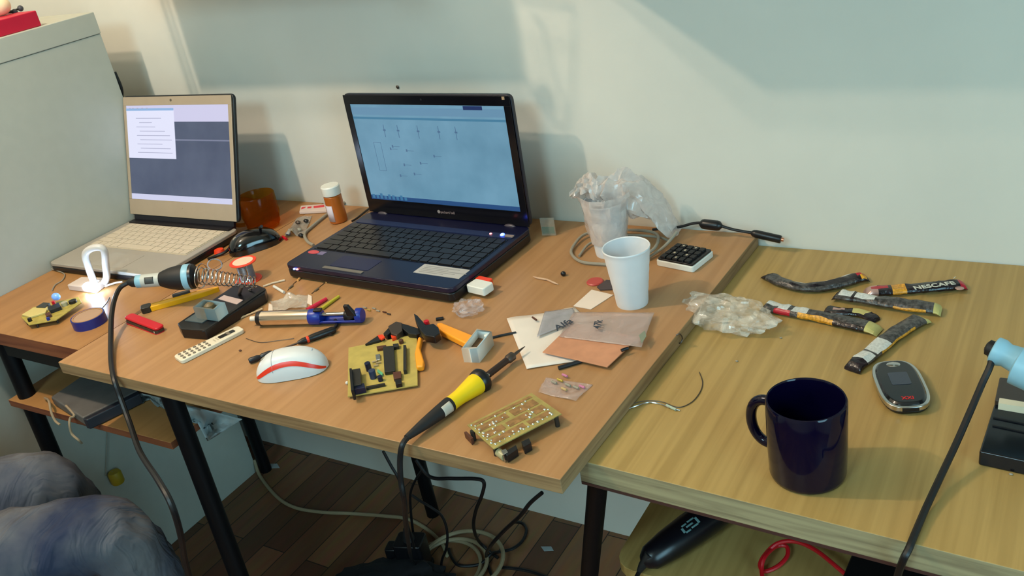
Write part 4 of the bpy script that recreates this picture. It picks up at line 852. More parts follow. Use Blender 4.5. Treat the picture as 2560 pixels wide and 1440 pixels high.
# white usb lamp on its hub
t = thing('usb_lamp', 'lit white bent tube lamp on a square white hub beside the silver laptop', 'lamp', at(220, 712, TB))
part('hub', pq([(167, 712), (204, 691), (270, 694), (236, 721)], TB, TB+.012), mat('hub_white', (214, 196, 184), .4), t, bevel=.002)
yl = at(242, 722, TB).y
lp = [aty(a, b, yl+dy) for a, b, dy in ((240, 716, .0), (229, 690, 0), (219, 662, 0), (213, 640, 0), (219, 627, .004), (236, 619, .010), (254, 620, .016), (262, 632, .018), (264, 660, .018), (267, 690, .016), (262, 706, .014))]
part('tube', MB().tube(spline(lp, 6), .0066, 14), mat('tube_white', (206, 200, 194), .35), t)
for a, b, dy, r, es in ((227, 733, -.010, .0105, 22), (247, 714, .008, .0055, 20)):
    p = aty(a, b, yl+dy); p.z = max(p.z, TB+.009)
    part('led_bulb', MB().ball(p, r, r, r*.8, 14, 10), mat('led_bulb_%d' % es, (255, 255, 255), .3, emit=(220, 232, 255), es=es), t)
point('usb_lamp_light', aty(240, 742, yl-.022)+Vector((0, 0, .016)), .30, (.45, .68, 1.0), .008)
cable('lamp_cable', 'thin white cable from the lamp hub to the soldering iron', [at(262, 716, TB+.004), at(285, 708, TB+.006), at(306, 704, TB+.007)], .0016, M_white, 6)
cable('thin_cable', 'thin grey wire from under the silver laptop down the left desk', [at(128, 672, TB+.004), at(160, 684, TB+.002), at(156, 700, TB+.002), at(138, 712, TB+.002), at(130, 726, TB+.002)], .0011, M_cgrey, 6)

# ------------------------------------------------------------------ papers, bags, scraps
def sheet(pts_px, z, wav, seed, n=14):
    a, b, c, d = [Vector(p) for p in pts_px]
    def g(u, v):
        q = a.lerp(b, u).lerp(d.lerp(c, u), v); p = at(q[0], q[1], z)
        return (p.x, p.y, z+wav*(.5+.5*math.sin(7*u+seed))*(.5+.5*math.sin(5*v+seed*2))*(.4+abs(noise.noise(Vector((u*3, v*3, seed))))))
    return MB().grid(g, n, n)
solo('paper_sheet', sheet([(1267, 798), (1437, 770), (1552, 884), (1317, 924)], TB+.0009, .0035, 1), M_paper, 'white paper sheet lying under the copper plate and plastic bags', 'paper', solid=.0004)
solo('copper_plate', pq([(1356, 880), (1432, 806), (1590, 842), (1566, 872), (1518, 917)], TB+.0048, TB+.0062), M_cu, 'copper coated board half covered by a clear bag on the paper sheet', 'plate', bevel=.0003)
bg = solo('zip_bag', sheet([(1362, 779), (1432, 771), (1446, 800), (1342, 842)], TB+.0050, .002, 3), film('bag_film_a', (176, 172, 176), lo=.55, hi=.8, nscale=20), 'small grey clear bag with handwriting at the left on the paper sheet', 'bag', solid=.0004)
def hand(s, a, b, z, size, m, par):
    pa_, pb_ = at(*a, z), at(*b, z); M = frame((pa_+pb_)/2, pb_)
    part('handwriting', text_mb(s, size, M, .0001, .3), m, par)
M_pen = mat('marker_ink', (52, 58, 70), .5)
hand('Alfa', (1376, 830), (1436, 796), TB+.0115, .020, M_pen, bg)
bg = solo('zip_bag', sheet([(1434, 781), (1636, 782), (1604, 868), (1398, 842)], TB+.0072, .004, 6), film('bag_film_b', (206, 182, 172), lo=.35, hi=.62, nscale=16), 'larger clear bag with dark marks covering the copper plate', 'bag', solid=.0004)
hand('47k', (1490, 832), (1500, 793), TB+.0150, .016, M_pen, bg)
part('green_print', pq([(1597, 838), (1612, 826), (1616, 840), (1604, 858)], TB+.0122, TB+.0126), mat('faint_green', (128, 136, 116), .6), bg)
solo('sleeving_piece', MB().tube([at(1396, 920, TB+.003), at(1453, 903, TB+.003)], .0028, 10), M_blk_m, 'black tube piece lying below the copper plate', 'scrap')
solo('sleeving_piece', MB().tube([at(1331, 793, TB+.006), at(1341, 800, TB+.006)], .0015, 8), M_brn, 'tiny brown piece on the top of the white paper sheet', 'scrap')
solo('connector_pin', MB().tube([at(1553, 876, TB+.009), at(1570, 870, TB+.009)], .0022, 8), M_blk, 'small black pin at the right corner of the copper plate', 'scrap')
t = solo('component_bag', sheet([(1365, 944), (1482, 962), (1440, 1004), (1346, 982)], TB+.0009, .0045, 2), film('bag_film_c', (216, 190, 180), lo=.2, hi=.5, nscale=40), 'small clear bag with tiny parts lying behind the copper side up circuit board', 'bag', solid=.0004)
for a, b, m in ((1385, 955, M_cgrey), (1400, 950, M_gold), (1420, 962, M_cgrey), (1440, 968, M_cgrey), (1410, 972, mat('part_tan', (190, 160, 110), .5)), (1455, 966, mat('part_pink', (196, 120, 150), .5)), (1412, 938, mat('part_pink', (196, 120, 150), .5))):
    part('small_part', MB().tube([at(a-6, b-2, TB+.0035), at(a+6, b+3, TB+.0035)], .0017, 8), m, t)
solo('paper_tag', pq([(1433, 765), (1479, 724), (1533, 737), (1477, 773)], TB+.0003, TB+.0010), mat('tag_white', (228, 210, 194), .7), 'small blank white paper tag in front of the white cup', 'paper')
q = at(1488, 706, TB); solo('plastic_disc', MB(TR(q.x, q.y, TB)).lathe([(0, 0), (.013, 0), (.0135, .0015), (.012, .003), (0, .003)], 22, caps=False), mat('cap_brickred', (186, 70, 62), .4), 'flat reddish round disc left of the front cup', 'disc')
solo('dark_card', pq([(1492, 716), (1516, 699), (1552, 703), (1548, 722), (1500, 724)], TB+.0003, TB+.0022), mat('card_dark', (70, 56, 56), .4), 'dark flat piece tucked beside the front cup', 'card', bevel=.0004)
q = at(1409, 690, TB); solo('black_bead', MB(TR(q.x, q.y, TB)).ball((0, 0, .0042), .0045, .004, .0042, 12, 8), M_blk, 'tiny black bead on the board right of the black laptop', 'scrap')
for a, b, c, d in ((1340, 694, 1362, 698), (1368, 699, 1388, 708)):
    solo('resistor', MB().tube([at(a-8, b-3, TB+.001), at(a, b, TB+.0022), at(c, d, TB+.0022), at(c+8, d+3, TB+.001)], [.0004, .0016, .0016, .0004], 8), mat('resistor_peach', (206, 168, 136), .4), 'tiny pale resistor on the board to the right of the usb dongle', 'resistor', 'loose resistors right of the black laptop')
solo('glass_slide', MB(frame(at(1356, 588, TB+.001), at(1394, 588, TB+.001))).box(0, .026, -.001, .001, 0, .033), film('slide_glass', (190, 190, 176), lo=.25, hi=.4), 'small clear slide with a green lower half standing right of the black laptop', 'slide')
sl_ = [o for o in bpy.data.objects if o.name == 'glass_slide'][0]
part('green_half', MB(frame(at(1358, 587, TB+.001), at(1392, 587, TB+.001))).box(0, .023, -.0016, -.0011, .003, .016), mat('slide_green', (62, 104, 84), .5), sl_)
# white strips, leads, blister strip, sleeving
solo('wire_piece', MB().tube([at(658, 716, TB+.002), at(680, 708, TB+.002), at(712, 700, TB+.002)], .0018, 8), mat('wire_cream', (214, 196, 168), .5), 'pale wire piece lying right of the black iron stand', 'wire')
solo('plastic_stick', MB().tube([at(685, 716, TB+.0028), at(710, 731, TB+.0028)], .0026, 8), M_white, 'short white plastic stick right of the black iron stand', 'scrap')
for a, b, c, d, e, f, lb in ((746, 699, 735, 708, 719, 726, 'thin resistor with an orange end lying in front of the black laptop corner'), (817, 703, 803, 714, 779, 734, 'thin resistor with a bent lead left of the desoldering pump trigger')):
    t = thing('resistor', lb, 'resistor', at(c, d, TB)); part('lead', MB().tube([at(a, b, TB+.0008), at(c, d, TB+.001), at(e, f, TB+.0008)], .0005, 6), M_dmetal, t)
    part('bead', MB().tube([at(a-2, b+2, TB+.0022), at(a+3, b-3, TB+.0022)], .0021, 10), mat('bead_orange', (222, 164, 96), .4), t)
    part('body', MB().tube([at((c+e)/2-4, (d+f)/2+3, TB+.002), at((c+e)/2+5, (d+f)/2-4, TB+.002)], .0017, 10), mat('resistor_brown', (128, 108, 84), .5), t)
t = solo('blister_strip', sheet([(676, 754), (773, 738), (768, 768), (684, 784)], TB+.0009, .012, 4, 18), film('blister_film', (220, 208, 190), lo=.25, hi=.6, nscale=50), 'clear crinkled blister strip lying behind the silver pump barrel', 'blister', solid=.0004)
for a, b in ((672, 772), (770, 750)): part('paper_end', pq([(a, b-14), (a+9, b-10), (a+10, b+14), (a-2, b+8)], TB+.0003, TB+.0012), mat('tag_white', (228, 210, 194), .7), t)
solo('cotton_swab', MB().tube([at(596, 797, TB+.002), at(625, 785, TB+.002), at(656, 772, TB+.0025)], .0017, 8), mat('swab_pale', (206, 178, 140), .6), 'pale thin stick leading to the blister strip', 'stick')
solo('sleeving_piece', MB().tube([at(768, 776, TB+.003), at(816, 747, TB+.003)], [.0042, .0030], 10), mat('sleeve_crimson', (206, 30, 66), .4), 'crimson sleeving piece lying behind the pump', 'sleeving')
solo('sleeving_piece', MB().tube([at(804, 772, TB+.003), at(847, 741, TB+.003)], [.0034, .0026], 10), mat('sleeve_olive', (190, 178, 50), .4), 'olive yellow sleeving piece lying behind the pump', 'sleeving')
for k, (a, b, mm) in enumerate(((912, 768, M_cgrey), (922, 774, M_gold), (935, 770, M_cgrey), (945, 776, M_cgrey), (961, 779, M_brn), (972, 784, M_dmetal))):
    solo('component_scrap', MB().tube([at(a-4, b, TB+.0016), at(a+4, b+2, TB+.0016)], .0013, 6), mm, 'tiny loose component between the pump and the stripper lever', 'scrap', 'tiny components right of the pump')
q = at(601, 878, TB); solo('dark_crumb', MB(TR(q.x, q.y, TB)).ball((0, 0, .0014), .0026, .002, .0014, 8, 6), M_brn, 'tiny dark crumb on the board left of the white mouse', 'scrap')
cable('bare_wire', 'very thin bent wire lying between the remote control and the screwdriver', [at(615, 846, TB+.001), at(650, 856, TB+.001), at(690, 852, TB+.001), at(735, 846, TB+.001)], .0005, M_dmetal, 5, cat='wire')
# packet and blister bag by the bottle
solo('paper_packet', pq([(748, 530), (752, 514), (812, 510), (816, 526)], TB+.001, TB+.006), mat('packet_pink', (220, 196, 184), .6), 'white paper packet with a red printed line behind the pill bottle', 'packet', bevel=.0005)
pk = [o for o in bpy.data.objects if o.name == 'paper_packet'][0]
part('red_print', pq([(753, 523), (762, 520), (765, 517), (754, 518)], TB+.006, TB+.0063), mat('print_red', (220, 50, 60), .5), pk)
part('red_print', pq([(768, 521), (778, 520), (779, 516), (769, 517)], TB+.006, TB+.0063), mat('print_red', (220, 50, 60), .5), pk)
part('red_print', pq([(784, 520), (811, 517), (810, 512), (784, 515)], TB+.006, TB+.0063), mat('print_red', (220, 50, 60), .5), pk)
t = solo('component_bag', sheet([(742, 545), (780, 540), (760, 592), (708, 596)], TB+.001, .020, 5, 16), film('bag_film_d', (190, 180, 166), lo=.3, hi=.65, nscale=60), 'crumpled clear bag of small dark parts left of the pill bottle', 'bag', solid=.0004)
for a, b, m in ((745, 556, M_dmetal), (765, 552, M_blk), (720, 584, mat('part_slate', (110, 116, 134), .4)), (730, 575, M_gold), (752, 588, M_blk), (748, 574, M_cgrey)):
    part('small_part', MB().ball(at(a, b, TB+.006), .006, .005, .004, 8, 6), m, t)
part('red_part', MB().tube([at(707, 592, TB+.003), at(716, 598, TB+.003)], .003, 8), M_red, t)

# ------------------------------------------------------------------ empty drink sachets
M_sg = mat('sachet_grey', (80, 76, 74), .32, metal=.3, var=.55, vscale=220, bump=.5); M_sd = mat('sachet_dark', (30, 20, 26), .25, var=.6, vscale=160, bump=.5)
M_sw = mat('sachet_label', (206, 206, 200), .5, var=.12, vscale=400); M_sy = mat('sachet_cream', (196, 184, 112), .45, var=.1, vscale=80)
M_sr = mat('sachet_red', (176, 16, 40), .35); M_so = mat('sachet_orange', (214, 148, 40), .4, var=.3, vscale=300); M_sf = mat('sachet_foil', (200, 160, 150), .3, metal=.5)
SM_ = [M_sg, M_sd, M_sw, M_sy, M_sr, M_so, M_sf]
def sachet(path, width, secs, label, seed, zb=0.0, hh=.0048, lower=None):
    pts = spline([at(a, b, zb+.004) for a, b in path], 8); n = len(pts); mb = MB(); na = 14; vs = []
    for i, p in enumerate(pts):
        d = (pts[min(i+1, n-1)]-pts[max(i-1, 0)]).normalized(); sd = Vector((-d.y, d.x, 0)).normalized(); f = i/(n-1)
        e = min(1, min(f, 1-f)/.10)**.6; h = hh*e+.0006; ww = width/2*(1+.16*noise.noise(Vector((f*5, seed, 0))))*(1 if e > .3 else .95)
        tw = .22*noise.noise(Vector((f*3, seed+5, 0)))
        for k in range(na):
            a = 2*PI*k/na; cr = 1+.55*noise.noise(Vector((f*14, math.cos(a)*1.2+seed, math.sin(a)*1.5)))
            c, s_ = math.cos(a), math.sin(a); x = ww*math.copysign(abs(c)**.8, c); zz = h*s_*cr
            q = p+sd*(x*math.cos(tw)); zf = zb+.0006+max(0, h+zz+x*math.sin(tw)*.6+.0008*e+(.0002 if k % 2 else 0)); vs.append((q.x, q.y, zf))
    fs = [(i*na+k, i*na+(k+1) % na, (i+1)*na+(k+1) % na, (i+1)*na+k) for i in range(n-1) for k in range(na)]+[tuple(range(na-1, -1, -1)), tuple((n-1)*na+k for k in range(na))]
    mb.add(vs, fs); mi = []
    for i in range(n-1):
        f = (i+.5)/(n-1)
        for k in range(na):
            m = 0; az = (k+.5)/na*2*PI; side = math.cos(az)   # >0: far side
            for f0, f1, mm, lo, hi in secs:
                if f0 <= f <= f1 and lo <= side <= hi: m = mm
            mi.append(m)
    mb.mi = mi+[1, 1]
    return solo('drink_sachet', mb, SM_, label, 'sachet', 'empty drink sachets on the right desk', ang=25)
sachet([(1917, 688), (1950, 708), (2010, 722), (2080, 716), (2130, 702), (2168, 694)], .022, [(0, 1, 1, -1, 1), (.3, .82, 2, .72, 1), (.1, .3, 0, -1, 1), (.86, 1, 4, -.2, 1), (.88, .96, 5, -.9, -.2), (.25, .8, 0, -1, -.75)],
       'dark curved sachet with a pointed left end, furthest left and nearest the wall', 1.3)
s2 = sachet([(2160, 733), (2220, 730), (2290, 725), (2350, 720), (2413, 712)], .021, [(0, 1, 1, -1, 1), (0, .17, 6, -1, 1), (.1, .26, 4, -.3, .5), (.27, .42, 5, -1, 1), (.9, 1, 4, -1, .3)],
       'dark sachet with white lettering and a red tip, furthest right', 2.1)
a_, b_ = at(2283, 720, .0165), at(2393, 706, .0165)
part('lettering', text_mb('NESCAFE', .0135, frame((a_+b_)/2-Vector((.001, .001, 0)), b_), .0002), mat('letter_white', (206, 204, 190), .5), s2)
part('letter_accent', MB().tube([at(2384, 696, .0128), at(2388, 692, .0128)], .0005, 5), mat('letter_white', (206, 204, 190), .5), s2)
q = at(2399, 718, .010); part('red_cup_print', MB(TR(q.x, q.y, .0085)).ball((0, 0, 0), .006, .005, .0016, 12, 6), M_sf, s2)
sachet([(2086, 738), (2140, 748), (2220, 760), (2290, 770), (2354, 776)], .024, [(0, .07, 1, -1, 1), (.09, .22, 2, -.6, .9), (.24, .40, 2, -.7, .8), (.22, .24, 1, -1, 1), (.9, .985, 3, -1, 1), (.55, .85, 5, -1, -.8)],
       'grey sachet with two white patches and a cream end in mid heap', 3.7, zb=.002)
sachet([(1908, 766), (1950, 776), (2020, 790), (2100, 806), (2200, 828)], .024, [(0, .09, 1, -1, 1), (.10, .24, 2, 0, 1), (.24, .36, 2, -.6, 1), (.37, .50, 2, -.7, 1), (.35, .37, 0, -1, 1), (.22, .36, 4, -1, -.6), (.45, .72, 5, -1, -.62), (.72, .9, 1, -1, -.62), (.91, .99, 3, -1, 1)],
       'grey sachet with barcode patches and an orange lower side, left of the heap', 4.4)
sachet([(2313, 796), (2270, 818), (2225, 848), (2185, 882), (2150, 908), (2130, 924)], .023, [(0, .08, 3, -1, 1), (.47, .66, 2, -.8, .8), (.67, .80, 2, -.9, .9), (.8, 1, 1, -1, 1), (.2, .6, 5, .8, 1)],
       'grey sachet curving down to the top of the mobile phone', 5.9)
sachet([(2060, 775), (2100, 780), (2150, 784), (2190, 800)], .018, [(0, 1, 1, -1, 1), (.55, .8, 3, -.5, .8), (.2, .4, 6, -.2, .4)],
       'small dark folded sachet with a shiny gold spot under the middle of the heap', 7.2, hh=.003)
# thin wires on the right desk
cable('bare_wire', 'tangled thin shiny wire lying on the right desk next to the board edge', [at(1566, 1024, .001), at(1590, 1015, .003), at(1622, 1006, .002), at(1650, 1010, .001), at(1672, 1018, .002), at(1700, 1026, .001)], .0009, M_metal, 6, cat='wire')
cable('bare_wire', 'long thin dark wire curving up the right desk from the board edge', [at(1572, 1012, .001), at(1608, 1003, .002), at(1652, 1004, .001), at(1695, 1018, .001), at(1728, 1006, .001), at(1750, 980, .001), at(1756, 955, .001), at(1748, 930, .001)], .0006, M_dmetal, 5, cat='wire')
solo('wire_sleeve', MB().tube([at(1666, 1013, .0022), at(1690, 1024, .0022)], .0017, 8), mat('sleeve_mint', (170, 186, 168), .4), 'short mint coloured tube on the thin wires on the right desk', 'sleeving')
for a, b in ((1952, 846), (1842, 904), (2527, 1187)):
    q = at(a, b, 0); solo('crumb', MB(TR(q.x, q.y, 0)).ball((0, 0, .001), .002, .0016, .001, 8, 6), M_cgrey, 'tiny grey crumb on the right hand desk', 'crumb', 'tiny grey crumbs on the right desk')
q = aty(1699, 850, 0); q = at(1698, 852, .010)
cable('bare_wire', 'small wire loop hanging at the right edge of the loose board', [at(1690, 838, TB+.001), at(1700, 835, TB+.002), at(1706, 846, .012), at(1700, 858, .006), at(1690, 852, .006)], .001, M_dmetal, 5, cat='wire')

# ------------------------------------------------------------------ under the desks
z0 = ZL+.0012
t = thing('tablet_case', 'dark flat case tied with beige string on the left desk shelf', 'case', at(230, 1000, z0))
pp = [(126, 992), (206, 1044), (345, 975), (240, 915)]
part('body', pq(pp, z0, z0+.018), mat('case_grey', (92, 88, 84), .5, var=.1), t, bevel=.003)
part('spine', pq([(206, 1047), (216, 1050), (350, 984), (345, 976)], z0, z0+.020), mat('case_dark', (34, 36, 44), .4), t, bevel=.002)
part('string', MB().tube(spline([at(112, 995, z0+.004), at(122, 1002, z0+.02), at(128, 1030, z0+.008), aty(138, 1052, -.64), aty(150, 1062, -.642)], 5), .0022, 7), mat('string_beige', (150, 128, 100), .8), t)
part('string', MB().tube(spline([at(165, 1014, z0+.020), at(186, 1038, z0+.012), at(176, 1045, z0+.006), aty(174, 1062, -.642), aty(180, 1085, -.645), aty(196, 1100, -.645), aty(204, 1108, -.64)], 5), .0022, 7), mat('string_beige', (150, 128, 100), .8), t)
def yplane(pts_px, y, wav, seed, n=16):
    a, b, c, d = [Vector(p) for p in pts_px]
    def g(u, v):
        q = a.lerp(b, u).lerp(d.lerp(c, u), v); p = aty(q[0], q[1], y+wav*noise.noise(Vector((u*4, v*3, seed)))); return (p.x, p.y, max(p.z, ZL+.002) if p.x < pl[1].x+.004 else p.z)
    return MB().grid(g, n, n)
M_bagm = film('bag_milky', (170, 178, 176), lo=.5, hi=.85, nscale=12)
solo('plastic_bag', yplane([(318, 975), (425, 1000), (432, 1090), (330, 1030)], -.54, .03, 3), M_bagm, 'pale translucent bag standing on the left desk shelf', 'bag', solid=.0006)
solo('plastic_bag', yplane([(440, 1005), (606, 1048), (515, 1106), (478, 1112)], -.56, .02, 8), film('bag_milky2', (168, 180, 180), lo=.6, hi=.9, nscale=10), 'pale plastic bag drooping off the shelf right of the black desk leg', 'bag', solid=.0006)
t = thing('hanging_tag', 'small yellow tag hanging on a thin cord from the cabinet side', 'tag', atx(290, 1192, CX+.012))
c_ = atx(290, 1192, CX+.018); part('body', MB(TR(c_.x, c_.y, c_.z-.016)).lathe([(0, 0), (.013, 0), (.0145, .003), (.0145, .026), (.012, .030), (0, .030)], 20, caps=False), mat('tag_yellow', (176, 150, 30), .5), t)
part('cord', MB().tube([atx(268, 1075, CX+.003), atx(266, 1120, CX+.003), atx(264, 1190, CX+.003), (c_.x-.004, c_.y, c_.z+.014)], .0012, 6), M_cgrey, t)
# floor cables
zf = FL+.006
cable('floor_cable', 'long beige cable trailing over the floor from the cabinet to the coil', [at(636, 1150, zf+.03), at(650, 1190, zf), at(690, 1240, zf), at(735, 1268, zf), at(800, 1280, zf), at(880, 1284, zf), at(960, 1290, zf), at(1020, 1298, zf), at(1070, 1325, zf), at(1105, 1360, zf), at(1118, 1390, zf)], .0042, mat('cable_beige', (150, 134, 104), .6))
for rr_, k in ((.085, 0), (.078, 1), (.092, 2)):
    c_ = at(1105, 1420, zf); pts = [(c_.x+.02*k+rr_*math.cos(a), c_.y+.01*k+rr_*math.sin(a), zf+.008*k) for a in [2*PI*i/24 for i in range(24)]]
    cable('cable_coil', ['lower ring of the beige cable coil on the floor', 'middle ring of the beige cable coil on the floor', 'top ring of the beige cable coil on the floor'][k], pts, .0045, mat('cable_beige', (150, 134, 104), .6), closed=True, sm=2, group='beige cable coil rings')
def fc(nm, label, pts, r=.0035): return cable(nm, label, [at(a, b, z) if not isinstance(z, tuple) else aty(a, b, z[0]) for a, b, z in pts], r, M_cblack)
fc('floor_cable', 'black cable dropping from the board and bending back beside the rear desk leg', [(1040, 1150, (-.3,)), (1075, 1192, (-.3,)), (1130, 1196, (-.3,)), (1190, 1197, (-.3,)), (1210, 1207, (-.3,)), (1204, 1240, (-.3,)), (1190, 1275, (-.28,)), (1184, 1315, (-.25,)), (1195, 1350, zf+.05), (1220, 1375, zf+.01), (1245, 1395, zf)])
fc('floor_cable', 'black cable hanging under the board with a loop on the floor', [(1355, 1232, (-.35,)), (1325, 1258, (-.35,)), (1300, 1290, (-.35,)), (1262, 1325, (-.32,)), (1230, 1360, (-.30,)), (1216, 1385, zf+.03), (1220, 1412, zf), (1230, 1440, zf), (1245, 1470, zf)])
fc('floor_cable', 'black cable loop lying on the floor under the board corner', [(1285, 1305, zf+.02), (1305, 1308, zf), (1316, 1325, zf), (1306, 1352, zf), (1280, 1372, zf), (1245, 1380, zf), (1228, 1385, zf+.01), (1200, 1410, zf), (1150, 1414, zf), (1130, 1395, zf), (1122, 1372, zf)])
fc('floor_cable', 'thin black cable rising behind the rear desk leg', [(1030, 1238, (-.25,)), (1050, 1252, (-.25,)), (1080, 1270, (-.25,)), (1106, 1292, (-.24,)), (1118, 1330, (-.24,)), (1116, 1370, (-.24,)), (1105, 1400, zf+.03), (1100, 1440, zf), (1098, 1470, zf)], .0028)
fc('floor_cable', 'thin black cable hanging beside the yellow iron cable', [(958, 1128, (-.40,)), (978, 1165, (-.40,)), (998, 1200, (-.40,)), (1008, 1240, (-.40,)), (1015, 1300, (-.38,)), (1028, 1340, (-.36,)), (1035, 1370, (-.33,))], .0026)
fc('floor_cable', 'thin dark cable arching from the rear desk leg down to the plug', [(1060, 1170, (-.2,)), (1040, 1198, (-.2,)), (1026, 1235, (-.2,)), (1028, 1290, (-.2,)), (1034, 1340, (-.2,))], .0028)
fc('floor_cable', 'black cable running along the floor out of the picture at the bottom', [(1246, 1418, zf), (1290, 1422, zf), (1330, 1430, zf), (1380, 1450, zf), (1420, 1480, zf)])
t = thing('power_plug', 'black plug and socket block standing on the floor under the board', 'plug', at(1040, 1395, FL))
q = at(1038, 1405, FL+.02); M = TR(q.x, q.y, FL+.010, .3)
part('block', MB(M).prism(rrect(-.032, .032, -.025, .025, .008), .0, .075), M_blk, t, bevel=.004)
part('side_plug', MB(M).prism(rrect(-.058, -.030, -.016, .016, .006), .028, .056), M_blk, t, bevel=.004)
part('neck', MB(M).lathe([(.014, .074), (.010, .09), (.006, .105)], 14), M_blk_m, t)
part('foot', MB(M).prism(rrect(-.034, .034, -.028, .028, .008), -.010, .001), M_blk_m, t, bevel=.002)
q = at(985, 1500, FL); crumple('black_bag', 'black fabric bag lying on the floor at the bottom of the picture', 'bag', (q.x, q.y, FL), .14, .09, .06, .3, mat('bag_black', (14, 14, 20), .7), 9, .25, FL, .1)
cable('floor_cable', 'black cable lying flat left of the black bag', [at(840, 1440, zf), at(870, 1430, zf), at(915, 1424, zf), at(945, 1420, zf+.01)], .0035, M_cblack)
for a, b, lb in ((1368, 1372, 'pale scrap of paper on the floor under the right desk'), (683, 1165, 'tiny pale scrap on the floor by the rear left desk leg')):
    solo('paper_scrap', pq([(a-16, b-6), (a+10, b-6), (a+16, b+4), (a-8, b+5)], FL+.0005, FL+.002), mat('scrap_grey', (150, 158, 158), .8), lb, 'scrap')
# lower shelf of the right desk
zs = ZS
n0 = at(1612, 1404, zs+.020); n1 = at(1775, 1290, zs+.024); M = zalong(n0, n1); LL = (n1-n0).length
t = thing('rotary_tool', 'black rotary tool with a pale oval logo on the shelf of the right desk', 'tool', (n0+n1)/2-Vector((0, 0, .02)))
part('body', MB(M).lathe([(.004, -.004), (.010, 0), (.0165, .010), (.0205, LL*.35), (.0225, LL*.7), (.0225, LL*1.1), (.018, LL*1.25)], 28), mat('tool_black', (8, 8, 16), .3), t, ang=60)
part('cable_boot', MB(zalong(at(1598, 1428, zs+.006), n0)).lathe([(.0035, 0), (.0055, .01), (.006, .03)], 14), M_blk_m, t)
lv = M.inverted().to_3x3() @ (CAM-n0); mid = math.atan2(lv.y, lv.x)
def ov(u, v, s_=1.0): 
    a = 2*PI*u; r = v; return r*math.cos(a), r*math.sin(a)
for k, (za, zb_, aa, hw) in enumerate(((.50, .53, -.28, .15), (.53, .60, -.52, .05), (.53, .60, -.10, .05), (.62, .72, -.56, .05), (.62, .72, -.14, .05), (.72, .75, -.34, .20), (.57, .67, -.34, .05))):
    patch(M, LL*za, LL*zb_, .0226, .0229, mid+aa+.1, hw, mat('logo_teal', (96, 128, 128), .4), 'logo_stroke', t)
part('power_cord', MB().tube(spline([at(1600, 1426, zs+.006), at(1590, 1445, zs+.004), at(1575, 1480, zs+.004)], 5), .003, 8), M_cblack, t)
cable('red_wire', 'bright red wire looping on the shelf of the right desk', [at(a, b, zs+dz) for a, b, dz in ((2135, 1455, .03), (2095, 1420, .032), (2040, 1376, .03), (1990, 1354, .025), (1945, 1358, .02), (1914, 1385, .012), (1900, 1412, .006), (1912, 1428, .004), (1945, 1415, .005), (1968, 1390, .008), (1966, 1366, .012), (1940, 1366, .012), (1912, 1392, .018), (1904, 1425, .01), (1912, 1470, .004))], .0028, mat('wire_red', (186, 14, 26), .4), cat='wire')
t = thing('adapter_box', 'black box with cables on the shelf under the front of the right desk', 'box', at(2230, 1440, zs))
q = at(2215, 1450, zs+.03)
part('body', MB(TR(q.x, q.y, zs, -.05)).prism(rrect(-.045, .055, -.03, .05, .004), .001, .035), M_blk, t, bevel=.003)
part('red_terminal', MB(TR(q.x+.015, q.y-.018, zs+.035)).lathe([(0, 0), (.005, 0), (.005, .010), (0, .010)], 12, caps=False), M_red, t)
part('red_terminal', MB(TR(q.x+.032, q.y-.018, zs+.035)).lathe([(0, 0), (.005, 0), (.005, .010), (0, .010)], 12, caps=False), M_red, t)
# ------------------------------------------------------------------ the seated person
def skin(name, joints, edges, m, parent, sub=2, root=0, disp=None):
    me = bpy.data.meshes.new(name); base = Vector(joints[root][0])
    me.from_pydata([tuple(Vector(p)-base) for p, r in joints], edges, []); me.materials.append(m)
    o = bpy.data.objects.new(name, me); C.objects.link(o); o.parent = parent; WP[o.name] = base; o.location = base-WP[parent.name]
    md = o.modifiers.new('skin', 'SKIN'); md.use_smooth_shade = True
    for i, (p, r) in enumerate(joints):
        sv = me.skin_vertices[0].data[i]; sv.radius = (r, r) if not isinstance(r, tuple) else r; sv.use_root = (i == root)
    ss = o.modifiers.new('sub', 'SUBSURF'); ss.levels = sub; ss.render_levels = sub
    if disp:
        tx = bpy.data.textures.new(name+'_folds', 'CLOUDS'); tx.noise_scale = disp[1]; tx.noise_depth = 2
        d = o.modifiers.new('folds', 'DISPLACE'); d.texture = tx; d.strength = disp[0]; d.mid_level = .5; d.texture_coords = 'LOCAL'
    return o
